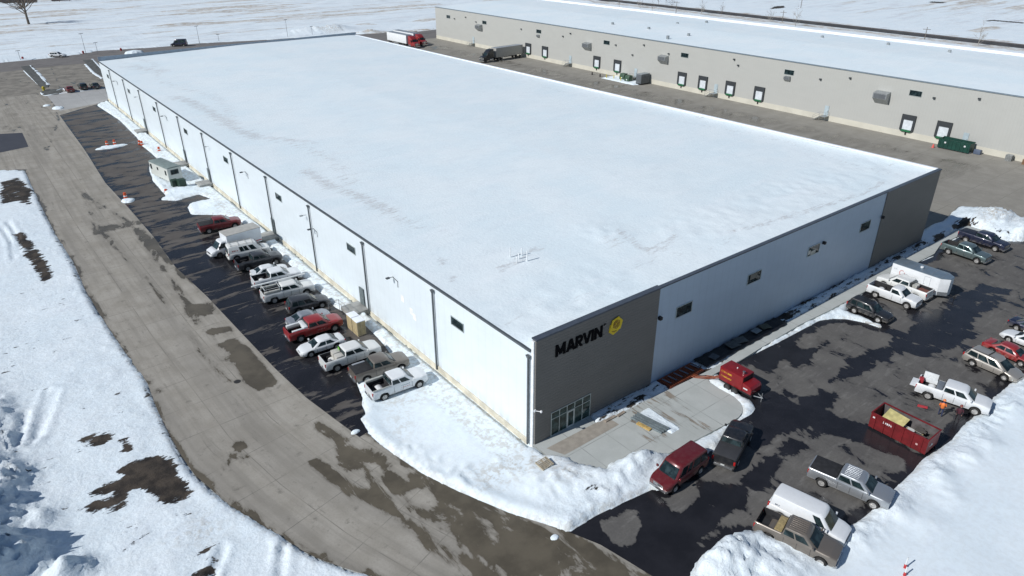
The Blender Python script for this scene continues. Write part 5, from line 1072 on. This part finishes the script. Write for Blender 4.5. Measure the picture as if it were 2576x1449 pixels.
o = MB().prism([(-.45, -.16), (.40, -.2), (.45, .14), (-.35, .2)], 2, 0, .06).build('red_mat', plain('mat_red', (.45, .04, .05), .7), None, .01); o.location = (31.9, -18.1, .01); o.rotation_euler.z = R(-60); tag(o, 'small red sheet lying flat on the asphalt near the orange jacket', 'mat')
# survey stakes in the snow
for x, y, h, lb in ((11.75, -26.1, .65, 'white marker stake with a red base standing in the smooth snow'), (11.05, -26.4, .5, 'short red marker stake at the very bottom edge')):
    t = empty('marker_stake', (x, y, .40), 0, lb, 'stake'); MB().tube([(0, 0, .3), (.05, .02, h+.3)], .045, 8).build('post', wt, t); MB().lathe([(.001, -.5), (.09, -.4), (.09, .28), (.05, .33)], 'z', n=10).build('base', plain('stake_red', (.5, .03, .03), .6), t)
# kerb end, planks, lumber
MB()
kx = [G(2176, 812), G(2196, 816), G(2217, 825)]
o = MB().tube([(kx[0][0], kx[0][1], .08), (kx[1][0], kx[1][1], .08), (kx[2][0], kx[2][1], .08)], .13, 6).build('curb', plain('curb_concrete', (.5, .5, .48), .85)); tag(o, 'pale concrete kerb end sticking out beside the black SUV', 'kerb')
for i, (px, py, l, a, lb) in enumerate(((1535, 1053, 1.3, 25, 'dirty plank at the edge of the entrance pad nearest the glass door'), (1562, 1041, 1.0, 30, 'second dirty plank at the pad edge, farther from the door'))):
    x, y = G(px, py, .2); o = MB().box(-l/2, l/2, -.14, .14, 0, .09).build('plank', plain('dirty_plank', (.30, .25, .20), .85, 0, .3, 4)); o.location = (x, y, .15); o.rotation_euler.z = R(a-25); tag(o, lb, 'plank')
t = empty('metal_stack', (9.95, -4.3, .134), R(-80), 'stack of grey galvanised steel decking lying on the concrete pad', 'steel decking')
for k_ in range(4):
    q = MB(); y0 = -.5+.26*k_; pr = [(y0, .05), (y0+.03, .2+.05*k_), (y0+.10, .2+.05*k_), (y0+.13, .05), (y0+.22, .05), (y0+.22, .02), (y0, .02)]; q.prism(pr, 0, -1.65+.05*k_, 1.55+.08*k_); q.build('sheet', plain('galvanised_deck', (.26, .31, .33), .4, .5, .2, 3), t)
MB().box(-1.5, -1.38, -.55, .6, .0, .018).build('strap', black, t)
o = MB().box(-.75, .65, -.2, .16, 0, .14).build('lumber', plain('yellow_lumber', (.50, .34, .12), .8, 0, .3, 5), None, .01); o.location = (9.3, -4.35, .14); o.rotation_euler.z = R(-82); tag(o, 'pile of yellow lumber against the grey steel decking', 'lumber')
P_, F_ = grid(np.linspace(-2.0, 2.0, 41), np.linspace(-.75, .75, 17)); e_ = np.clip(1-np.maximum(np.abs(P_[:, 0])/1.95, np.abs(P_[:, 1]/(.72-.15*P_[:, 0]/2))), 0, 1)
hh = .10*sst(0, .12, e_+.08*(fbm(P_[:, 0]*3, P_[:, 1]*3, 3, 61)-.5))*(1+.7*fbm(P_[:, 0]*2, P_[:, 1]*2, 3, 62))-.02
sp_ = npmesh('snow_patch', np.stack([P_[:, 0], P_[:, 1], hh], 1), F_, bpy.data.materials['snow']); sp_.location = (10.95, -4.55, .135); sp_.rotation_euler.z = R(-86); tag(sp_, kind='structure')
t = empty('pallet', (-1.15, -2.95, .62), R(2), 'wooden pallet lying tilted on the snow at the warehouse corner', 'pallet'); t.rotation_euler.x = R(6)
pw_ = plain('pallet_wood', (.42, .36, .26), .85, 0, .25, 6)
for k_ in range(7): MB().box(-.6, .6, -.5+.15*k_, -.5+.15*k_+.10, .11, .13).build('slat', pw_, t)
for k_ in (-.55, 0, .5): MB().box(k_-.04, k_+.05, -.5, .5, 0, .109).build('runner', pw_, t)

# ================================================================ ALONG THE WHITE WALL
ply = plain('plywood', (.42, .34, .19), .75, 0, .15, 2)
for y0, lb in ((25.45, 'tall plywood crate with a snowy top, nearer the camera of the pair'), (26.78, 'tall plywood crate with a snowy top, behind its twin')):
    t = empty('crate', (-3.05, y0+.62, 0), 0, lb, 'crate', 'tall plywood crates by the wall')
    MB().box(-.48, .48, -.6, .6, .08, 1.75).build('panels', ply, t); q = MB()
    for x in (-.49, .41): q.box(x, x+.08, -.63, -.601, .08, 1.75)
    q.box(-.05, .03, -.625, -.601, .08, 1.75)
    for z_ in (.1, 1.66): q.box(-.40, -.06, -.62, -.601, z_, z_+.08); q.box(.04, .40, -.62, -.601, z_, z_+.08)
    q.build('battens', plain('batten_wood', (.48, .40, .25), .75), t); MB().box(-.5, .5, -.62, .62, 1.752, 1.84).build('snowy_lid', plain('packed_snow', (.84, .87, .91), .6), t, .02)
    MB().box(-.45, .45, -.55, .55, 0, .078).build('skid', pw_, t)
t = empty('railing', (-2.2, 30.9, 0), 0, 'grey steel railing beside the wall stoop behind the plywood crates', 'railing')
q = MB(); pp = [(-.3, -1.2), (-.3, 1.2), (-1.6, 1.2)]
for x, y in pp: q.tube([(x, y, .1), (x, y, 1.5)], .025, 6)
for z_ in (1.0, 1.5): q.tube([(pp[0][0], pp[0][1], z_), (pp[1][0], pp[1][1], z_), (pp[2][0], pp[2][1], z_)], .025, 6)
q.build('rails', steel, t)
# site office
t = empty('site_office', (-5.2, 94.7, 0), R(101), 'small white site office trailer with a green grey roof by the warehouse wall', 'office trailer')
MB().box(-3.4, 3.4, -1.2, 1.2, .55, 2.75).build('body', ribbed('office_siding', (.60, .62, .58), 0, .4, .01, .5, .06, .3), t); MB().prism([(-1.28, 2.752), (1.28, 2.752), (1.0, 2.93), (-1.0, 2.93)], 0, -3.5, 3.5).build('roof', plain('green_grey_roof', (.19, .235, .225), .6), t)
def tw_(x, y, ax, wd, ht, z):
    if ax == 0: f = MB().box(x-.03, x+.03, y-wd/2, y+wd/2, z-ht/2, z+ht/2).build('window', dark_trim, t); sg_ = -1 if x < 0 else 1; MB().box(min(x+sg_*.031, x+sg_*.04), max(x+sg_*.031, x+sg_*.04), y-wd/2+.07, y+wd/2-.07, z-ht/2+.07, z+ht/2-.07).build('pane', glass, f)
    else: f = MB().box(x-wd/2, x+wd/2, y-.03, y+.03, z-ht/2, z+ht/2).build('window', dark_trim, t); sg_ = -1 if y < 0 else 1; MB().box(x-wd/2+.07, x+wd/2-.07, min(y+sg_*.031, y+sg_*.04), max(y+sg_*.031, y+sg_*.04), z-ht/2+.07, z+ht/2-.07).build('pane', glass, f)
tw_(-3.41, 0, 0, 1.35, .85, 2.0); tw_(-2.6, 1.21, 1, .5, .8, 1.9); tw_(.3, 1.21, 1, .5, .5, 2.1); tw_(2.8, 1.21, 1, .6, .9, 2.0)
MB().box(-3.3, 3.3, -.9, .9, .3, .549).build('chassis', black, t); wheelset(t, [(.3, 1.0), (.3, -1.0)], .34, .2)
q = MB(); q.tube([(-3.3, -.5, .4), (-4.4, 0, .4)], .05, 6); q.tube([(-3.3, .5, .4), (-4.4, 0, .4)], .05, 6); q.build('tongue', black, t)
for x, y, s_, lb in ((-4.5, 88.2, 1.15, 'dark green electrical cabinet in snow, nearer of two by the site office'), (-5.4, 89.3, 1.0, 'dark green electrical cabinet half hidden behind its twin at the site office')):
    t = empty('electrical_cabinet', (x, y, 0), R(6), lb, 'electrical box'); gm_ = plain('cabinet_green', (.018, .045, .03), .5)
    MB().box(-s_/2, s_/2, -s_/2, s_/2, .1, 1.25*s_).build('housing', gm_, t, .03); MB().box(-s_/2-.03, s_/2+.03, -s_/2-.03, s_/2+.03, 1.25*s_+.002, 1.25*s_+.07).build('lid', gm_, t, .02); MB().box(-s_/2-.1, s_/2+.1, -s_/2-.1, s_/2+.1, -.05, .098).build('base', conc, t)
om = plain('barrier_orange', (.62, .085, .02), .5)
def cone(x, y, h, lb, z=0.):
    t = empty('traffic_barrel', (x, y, z), 0, lb, 'traffic barrel', 'orange barrels and cones'); MB().lathe([(.30, 0), (.29, .1), (.25, .45*h), (.20, .9*h), (.001, .92*h)], 'z', n=12).build('barrel', om, t)
    MB().lathe([(.268, .36*h), (.256, .52*h), (.248, .52*h), (.26, .36*h)], 'z', n=12).build('band', wt, t); MB().lathe([(.001, 0), (.38, 0), (.38, .05), (.31, .06)], 'z', n=12).build('base', black, t)
for px, py, h, lb in ((270, 366, 1.0, 'orange barrel, left of two on the snow patch in the empty lot'), (289, 364, 1.1, 'orange barrel, right of two on the snow patch in the empty lot'), (317, 501, 1.25, 'lone orange cone standing beside a lump of snow on the lot edge'),
        (352, 364, 1.0, 'orange barrel beside the wall snow, left of a close pair'), (358, 366, 1.0, 'orange barrel beside the wall snow, right of a close pair'), (401, 381, 1.0, 'orange barrel at the snow corner above the site office'), (418, 484, .6, 'small orange cone on the snow below the green cabinets'), (569, 603, 1.6, 'thin orange marker in the snow near the dark red pickup')):
    x, y = G(px, py); cone(x, y, h, lb, .02)
def lump(px, py, rx, ry, h, seed):
    x, y = G(px, py); P_, F_ = grid(np.linspace(-rx*1.2, rx*1.2, 25), np.linspace(-ry*1.2, ry*1.2, 25)); r2 = (P_[:, 0]/rx)**2+(P_[:, 1]/ry)**2
    z_ = h*np.clip(1-r2+.7*(fbm(P_[:, 0]*2+seed, P_[:, 1]*2, 3, seed)-.5), -.1, 1)**1; z_ = np.where(z_ > 0, np.sqrt(z_/h+1e-9)*h, -.03)
    o = npmesh('snow_lump', np.stack([P_[:, 0], P_[:, 1], z_], 1), F_, bpy.data.materials['snow']); o.location = (x, y, 0); tag(o, kind='structure')
lump(280, 370, 2.8, 1.1, .30, 71); lump(265, 371, .9, .9, .35, 76); lump(322, 505, 1.0, 1.1, .35, 72); lump(512, 574-11, .3, .35, .15, 73); lump(146, 273, 1.2, 1.2, .5, 74); lump(894, 1087, .45, .25, .2, 75); lump(338, 134, 3, 2, 1., 77); lump(118, 266, .8, .8, .3, 78); lump(1395, 1352, .35, .25, .12, 79)
x, y = G(597, 960); o = MB().lathe([(.33, 0), (.33, .012), (.001, .014)], 'z', n=20).build('manhole_cover', plain('cast_iron', (.03, .028, .026), .6)); o.location = (x, y, .006); tag(o, 'dark round manhole cover in the concrete road near the asphalt edge', 'manhole cover')

# ================================================================ YARD
def semi(x, y, ang, cab, trl, label, Lt=13.2, sl=True):
    t = empty('semi_truck', (x, y, 0), R(ang), label, 'semi truck', 'semi trucks in the concrete yard'); cp = paint('paint_'+cab[0], cab[1])
    q = MB().prism([(0, .6), (1.2, .6), (1.2, 1.75), (.9, 1.85), (-.05, 2.05), (-.15, 2.1), (-.65, 2.95), (-1.7, 3.75), (-3.0, 3.95), (-3.0, .75), (-1.3, .75), (-1.0, .6)], 1, -1.05, 1.05); q.build('cab', cp, t, .08)
    MB().add([(-.07, -.85, 2.13), (-.07, .85, 2.13), (-.56, .8, 2.88), (-.56, -.8, 2.88), (-.15, -.85, 2.1), (-.15, .85, 2.1), (-.62, .8, 2.84), (-.62, -.8, 2.84)], [(0, 1, 2, 3), (7, 6, 5, 4), (0, 4, 5, 1), (1, 5, 6, 2), (2, 6, 7, 3), (3, 7, 4, 0)]).build('windshield', glass, t)
    for s_ in (-1, 1):
        MB().box(-1.35, -.55, min(s_*1.04, s_*1.065), max(s_*1.04, s_*1.065), 2.05, 2.7).build('side_window', glass, t); MB().box(-.45, -.3, min(s_*1.15, s_*1.4), max(s_*1.15, s_*1.4), 1.9, 2.7).build('mirror', black, t, .03)
        MB().box(1.0, 1.23, min(s_*.62, s_*.98), max(s_*.62, s_*.98), 1.15, 1.4).build('headlight', lamp_w, t, .03); MB().tube([(-1.3, s_*.9, .8), (-2.8, s_*.9, .8)], .3, 12).build('fuel_tank', chrome, t)
    MB().box(1.2, 1.24, -.5, .5, .95, 1.7).build('grille', chrome, t); MB().box(1.15, 1.40, -1.1, 1.1, .4, .75).build('bumper', chrome, t, .04)
    MB().box(-6.6, .8, -.42, .42, .6, .9).build('frame', under, t)
    x1 = -3.9
    MB().box(x1-Lt, x1, -1.25, 1.25, 1.15, 4.0).build('trailer_box', trl, t, .03); MB().box(x1-Lt-.01, x1+.01, -1.27, 1.27, 4.002, 4.05).build('trailer_roof', plain('trailer_top', (.28, .31, .34), .5), t)
    MB().box(x1-Lt+.5, x1-.5, -.5, .5, .95, 1.149).build('underframe', under, t)
    MB().box(x1-8.8, x1-5.4, -1.2, -1.15, .45, 1.0).build('side_skirt', steel, t); q = MB()
    for s_ in (-.9, .9): q.box(x1-3.1, x1-2.9, s_-.06, s_+.06, .02, 1.14)
    q.build('landing_gear', steel, t); wheelset(t, [(a, b) for a in (.35, -5.0, -6.2, x1-Lt+1.2, x1-Lt+2.5) for b in (-1.0, 1.0)], .5, .3)
    return t
semi(106.4, 153.6, 184, ('black', (.010, .012, .016)), plain('grey_trailer', (.40, .39, .36), .5, .1, .08), 'black semi truck with a dull grey trailer backed to the tan wall', Lt=11.6)
semi(104.2, 192.6, -88, ('red', (.42, .014, .016)), plain('white_trailer', (.76, .78, .79), .4, 0, .04), 'red semi truck with a white trailer, nearer the white warehouse roof')
semi(108.8, 195.0, -86, ('red', (.42, .014, .016)), plain('white_trailer', (.76, .78, .79), .4, 0, .04), 'red semi truck with a white trailer, the farther one standing in the open yard')
t = empty('generator', (120.9, 98.8, 0), R(0), 'large grey generator enclosure standing against the tan wall', 'generator'); gg = plain('generator_grey', (.15, .165, .175), .5, .3); 
MB().box(-1.9, 1.5, -.95, .95, .35, 2.75).build('enclosure', gg, t, .04); MB().box(-1.92, 1.52, -.97, .97, 2.752, 2.86).build('roof', plain('gen_roof', (.26, .29, .30), .5), t, .02); MB().box(-1.9, 1.5, -.9, .9, .02, .349).build('fuel_base', black, t)
MB().box(1.52, 1.85, -.6, .6, .6, 2.3).build('radiator_duct', gg, t, .02); q = MB()
for k_ in range(6): q.box(-1.5+.5*k_, -1.15+.5*k_, -.965, -.951, .6, 2.3)
q.build('door_panel', plain('gen_dark', (.09, .10, .11), .5), t)
for x, y, lb in ((120.9, 106.3, 'green transformer box by the stair, farther of two in the snow patch'), (119.9, 103.4, 'green transformer box nearer the grey generator')):
    t = empty('transformer', (x, y, 0), 0, lb, 'transformer', 'green transformers'); g_ = plain('transformer_green', (.04, .085, .05), .5)
    MB().box(-.8, .8, -.85, .85, .12, 1.0).build('compartment', g_, t, .03); MB().prism([(-.78, 1.002), (.78, 1.002), (.78, 1.75), (-.5, 1.75)], 1, -.83, .83).build('tank', g_, t, .03); MB().box(-1, 1, -1.05, 1.05, -.02, .118).build('pad', conc, t); MB().box(-.812, -.802, -.2, .15, .5, .8).build('warning_label', wt, t)
for x, y, lb in ((119.4, 108.6, 'yellow bollard left of the two transformers'), (118.7, 105.2, 'yellow bollard in front of the transformers'), (118.3, 110.5, 'yellow bollard at the far tip of the yard snow patch')):
    o = MB().lathe([(.12, 0), (.12, 1.05), (.08, 1.15), (.001, 1.18)], 'z', n=12).build('bollard', plain('bollard_yellow', (.60, .50, .05), .5)); o.location = (x, y, 0); tag(o, lb, 'bollard', 'yellow bollards')
P_, F_ = grid(np.linspace(-3, 3, 25), np.linspace(-7, 7, 50)); r2 = np.maximum(np.abs(P_[:, 0]/2.7), np.abs(P_[:, 1]/6.6)); z_ = .26*sst(1.05, .8, r2+.25*(fbm(P_[:, 0]*.9, P_[:, 1]*.9, 3, 80)-.5))-.03
o = npmesh('snow_patch', np.stack([P_[:, 0], P_[:, 1], z_], 1), F_, bpy.data.materials['snow']); o.location = (120.2, 105.5, 0); tag(o, kind='structure')
for x, y, lb in ((118.9, 117.0, 'concrete bollard base standing alone in the yard, left of its pair'), (118.6, 113.4, 'concrete bollard base standing alone in the yard, right of its pair')):
    o = MB().lathe([(.22, 0), (.22, .7), (.16, .8), (.001, .8)], 'z', n=10).build('bollard', plain('dark_post', (.07, .065, .06), .8)); o.location = (x, y, 0); tag(o, lb, 'bollard')
t = empty('dumpster', (121.2, 16.9, 0), R(90), 'long dark green dumpster parked under the last truck dock', 'dumpster'); gd = plain('dumpster_green', (.008, .055, .040), .5, .1, .2)
q = MB(); L_, W__, H_ = 2.9, 1.1, 1.9
q.box(-L_, L_, -W__, -W__+.05, .2, H_); q.box(-L_, L_, W__-.05, W__, .2, H_); q.box(-L_, -L_+.05, -W__+.05, W__-.05, .2, H_); q.box(L_-.05, L_, -W__+.05, W__-.05, .2, H_); q.build('shell', gd, t)
MB().box(-L_+.05, L_-.05, -W__+.05, W__-.05, .2, 1.35).build('load', plain('brown_load', (.09, .055, .05), .8, 0, .3, 2), t); q = MB()
for s_ in (-1, 1): q.box(-L_-.04, L_+.04, min(s_*(W__-.06), s_*(W__+.06)), max(s_*(W__-.06), s_*(W__+.06)), H_, H_+.1)
q.build('rim', gd, t); q = MB()
for k_ in range(8): MB().box(-L_+.3+.72*k_, -L_+.4+.72*k_, W__+.001, W__+.07, .22, H_-.01).build('rib', gd, t)
for k_ in (-2.0, 1.6): MB().box(k_-.16, k_+.16, W__+.071, W__+.08, 1.2, 1.5).build('sticker', wt, t)
MB().box(-L_, L_, -.6, .6, 0, .199).build('rail', plain('snowy_rail', (.5, .5, .5), .7), t)
o = MB().lathe([(.28, 0), (.26, .1), (.1, .7), (.001, .72)], 'z', n=10).build('traffic_cone', plain('cone_pink', (.7, .12, .10), .5)); o.location = (119.6, 20.3, 0); tag(o, 'pink red cone at the left end of the green dumpster', 'cone')
o = MB().prism([(-.5, .15), (.55, .15), (.55, .7), (.2, 1.0), (-.5, 1.0)], 1, -.6, .6).build('bin', plain('blue_grey_bin', (.10, .13, .19), .5), None, .05); o.location = (121.8, 13.0, -.12); tag(o, 'small blue grey bin at the right end of the green dumpster', 'bin')
q = MB()
for k_ in range(7): q.box(-.55, .55, -.55, .55, .16*k_+.02, .16*k_+.12)
o = q.build('pallet_stack', plain('grey_pallets', (.30, .31, .30), .8, 0, .3, 5), None); o.location = (121.9, 7.6, 0); tag(o, 'stack of weathered grey pallets against the tan wall', 'pallet stack', kind='stuff')
q = MB()
for k_ in range(6): q.box(-.55, .55, -.5, .5, .16*k_+.02, .16*k_+.12)
o = q.build('pallet_stack', plain('brown_pallets', (.26, .15, .08), .8, 0, .3, 5), None); o.location = (121.7, 4.7, 0); tag(o, 'stack of brown pallets against the tan wall at the right edge', 'pallet stack', kind='stuff')
lump(2527, 386, .7, .8, .5, 81)

# ================================================================ FAR SURROUNDINGS
bark = plain('bark', (.13, .11, .09), .9, 0, .25, 1.5); twig = plain('twigs', (.20, .165, .135), .9, 0, .2, 1)
def tree(x, y, h, label, cat='tree', name='bare_tree', seed=1, spread=.5, low=.25, mt=bark, mc=twig, dens=4, r0=None, group=None):
    rr = random.Random(seed); t = empty(name, (x, y, 0), rr.random()*6, label, cat, group); tr = MB(); cr_ = MB(); r0 = r0 or h*.022
    top = Vector((rr.uniform(-.3, .3), rr.uniform(-.3, .3), h*.62)); pts = [Vector((0, 0, -.2)), Vector((rr.uniform(-.1, .1), 0, h*.2)), Vector((0, rr.uniform(-.2, .2), h*.4)), top]; tr.tube(pts, r0, 8, r2=r0*.4)
    def br(p, d, l, r_, lev):
        q = p+d*l*.5+Vector((rr.uniform(-1, 1), rr.uniform(-1, 1), rr.uniform(0, .6)))*l*.08; e = p+d*l+Vector((0, 0, l*.08)); cr_.tube([p, q, e], r_, 4 if lev else 5, r2=r_*.35)
        if lev < 3:
            for k_ in range(dens if lev < 2 else 3):
                t_ = rr.uniform(.3, 1.); b = p.lerp(q, t_*2) if t_ < .5 else q.lerp(e, t_*2-1)
                nd_ = (d+Vector((rr.uniform(-1, 1), rr.uniform(-1, 1), rr.uniform(-.3, .9)))*.75).normalized(); br(b, nd_, l*rr.uniform(.38, .6), r_*.5, lev+1)
    for k_ in range(dens*3):
        z_ = rr.uniform(low, 1); p = Vector((0, 0, h*.62*z_)); a = rr.uniform(0, 6.28); el = rr.uniform(.35, 1.1)
        br(p, Vector((math.cos(a)*math.cos(el), math.sin(a)*math.cos(el), math.sin(el))), h*spread*rr.uniform(.55, 1)*(1.15-z_*.5), r0*.42, 0)
    br(top, Vector((.05, 0, 1)), h*.33, r0*.38, 0)
    tr.build('trunk', mt, t); cr_.build('crown', mc, t, 0, 60, recalc=False); return t
x, y = G(73, 62); tree(x, y, 17, 'large bare tree with a thick trunk standing alone in the snowy field', seed=4, spread=.5, low=.35, dens=5, r0=.55)
brush = plain('dry_brush', (.12, .085, .075), .95, 0, .3, .6)
for i, (px, py, h, sp_r, mt_, lb) in enumerate(((58, 9, 9, .7, brush, 'dark brown thicket at the top left edge beside the big bare tree'), (92, 7, 8, .8, brush, 'second dark thicket at the top edge right of the big tree'), (150, 7, 8, .9, plain('red_brush', (.10, .05, .05), .95), 'reddish dark thicket at the top edge'), (176, 5, 6, .8, brush, 'small dark thicket right of the reddish one'),
        (1656, 15, 8, .75, plain('grey_brush', (.22, .20, .20), .95), 'grey round bush behind the railway'), (1675, 9, 7, .8, brush, 'dark brown bush just right of the grey round one'), (1690, 18, 4, .8, brush, 'low dark bush beside the utility pole'), (1558, 20, 4, .6, twig, 'small pale bush near the left end of the railway'),
        (1640, 28, 5, .5, twig, 'thin pale shrub below the railway'), (1763, 38, 9, .3, plain('pale_bark', (.36, .33, .29), .9), 'tall pale bare tree beside the railway'), (2459, 118, 9, .3, plain('pale_bark', (.36, .33, .29), .9), 'pale bare tree at the upper right beyond the railway'),
        (1936, 57, 7, .4, plain('pale_bark', (.36, .33, .29), .9), 'faint bare shrub left of the utility pole'), (2000, 68, 8, .4, plain('pale_bark', (.36, .33, .29), .9), 'faint bare shrub right of the utility pole'), (1815, 38, 6, .4, twig, 'small twiggy shrub right of the tall pale tree'), (1610, 22, 6, .5, plain('pale_bark', (.36, .33, .29), .9), 'small pale tree left of the grey round bush'))):
    x, y = G(px, py); tree(x, y, h, lb, 'bush' if h < 10 else 'tree', 'bush' if h < 10 else 'bare_tree', 20+i, sp_r, .08, mt_, mt_, 4, h*.012)
pm_ = plain('pole_wood', (.16, .14, .12), .9)
def pole_(px, py, ptop, label, arm=False, thin=.09, cat='pole', lamp=False, grp=None):
    x, y = G(px, py); lo, hi = 2., 30.
    for _ in range(30):
        m_ = (lo+hi)/2; d = Vector((x, y, m_))-CAM; yy = 724.5-FPX*(d@up)/(d@fw)
        if yy > ptop: lo = m_
        else: hi = m_
    h = m_; t = empty('light_pole' if lamp else 'utility_pole', (x, y, 0), R(20), label, cat, grp); MB().tube([(0, 0, -.2), (0, 0, h)], thin, 8, r2=thin*.6).build('post', steel if lamp else pm_, t)
    if arm: MB().box(-.08, .08, -1.3, 1.3, h-.9, h-.75).build('crossarm', pm_, t)
    if lamp: MB().box(-.7, .7, -.15, .15, h, h+.12).build('lamp_head', dark_trim, t)
for px, py, pt, lb in ((217, 137, 85, 'tall light pole left of the warehouse corner by the far road'), (246, 133, 108, 'short light pole just left of the warehouse corner'), (52, 152, 128, 'light pole at the far left beside the far road'), (504, 119, 66, 'tall light pole right of the dark van on the far road'),
        (551, 104, 87, 'short light pole right of the tall one by the far road'), (724, 94, 50, 'light pole left of the ploughed snow heap'), (786, 89, 67, 'light pole standing in front of the ploughed snow heap')): pole_(px, py, pt, lb, lamp=True, cat='light pole', grp='light poles along the far road')
for px, py, pt, lb in ((2325, 101, 68, 'dark utility pole beyond the railway at the upper right'), (1967, 57, 26, 'utility pole behind the railway near the middle'), (1700, 36, 2, 'utility pole with a crossarm behind the railway bushes'), (2014, 22, -20, 'utility pole running out of the top of the picture')): pole_(px, py, pt, lb, arm=True, thin=.16, cat='utility pole', grp='utility poles beyond the railway')
for px, py, lb in ((58, 150, 'red hydrant left of the white car on the far road'), (210, 135, 'red hydrant beside the tall light pole left of the warehouse'), (305, 128, 'red hydrant above the far roof edge of the white warehouse')):
    x, y = G(px, py); t = empty('hydrant', (x, y, 0), 0, lb, 'hydrant', 'red hydrants along the far road'); t.scale = (.62,)*3; MB().lathe([(.5, 0), (.42, .1), (.38, 1.1), (.5, 1.15), (.42, 1.45), (.001, 1.6)], 'z', n=12).build('barrel', plain('hydrant_red', (.32, .02, .02), .5), t); MB().tube([(-.65, 0, .85), (.65, 0, .85)], .2, 8).build('outlet', plain('hydrant_red', (.32, .02, .02), .5), t)
x, y = G(111, 228); t = empty('hydrant', (x, y, 0), 0, 'yellow hydrant at the corner of the small dark planting bed', 'hydrant'); t.scale = (.7,)*3; MB().lathe([(.5, 0), (.42, .1), (.4, 1.1), (.5, 1.15), (.42, 1.5), (.001, 1.65)], 'z', n=12).build('barrel', plain('hydrant_yellow', (.55, .45, .04), .5), t); MB().tube([(-.65, 0, .85), (.65, 0, .85)], .2, 8).build('outlet', plain('hydrant_yellow', (.55, .45, .04), .5), t)
car(-6.0, 187.5, 92, C['dred'], 'small red car at the left end of the distant parked row', 'car', dict(SED, L=4.6), name='car')
car(-2.6, 188.5, 90, C['black'], 'black SUV between the red car and a black car in the distant row', 'suv', SUV, name='suv')
car(.3, 188.2, 92, C['black'], 'black car nearest the warehouse in the distant parked row', 'car', dict(SED, L=4.9), name='car')
car(.5, 251.6, -35, C['white'], 'white SUV driving on the far road left of the warehouse', 'suv', dict(SUV, L=5), name='suv')
car(39.2, 250.5, 150, C['navy'], 'dark van standing on the far road above the warehouse roof', 'van', dict(VAN, win=[(.1, .5), (.6, .9)], roof=2.5), name='van')
# railway
bal = MB().add([(263.5+1.2-2.9, -200, 0), (265.9+.1-1.9, -200, 1.0), (265.9+.1+1.9, -200, 1.0), (268.9, -200, 0), (283.6-2.9, 600, 0), (283.6-1.9, 600, 1.0), (283.6+1.9, 600, 1.0), (283.6+2.9, 600, 0)], [(0, 1, 5, 4), (1, 2, 6, 5), (2, 3, 7, 6)])
t = empty('railway', (0, 0, 0), 0, 'railway track on a dark ballast bank crossing behind the tan warehouse', 'railway')
bal.build('ballast', plain('ballast', (.05, .052, .055), .95, 0, .25, .4), t); q = MB()
for s_ in (-.75, .75): q.tube([(266+s_, -200, 1.08), (283.6+s_, 600, 1.08)], .09, 4)
q.build('rails', plain('rail_steel', (.20, .18, .17), .5, .5), t)
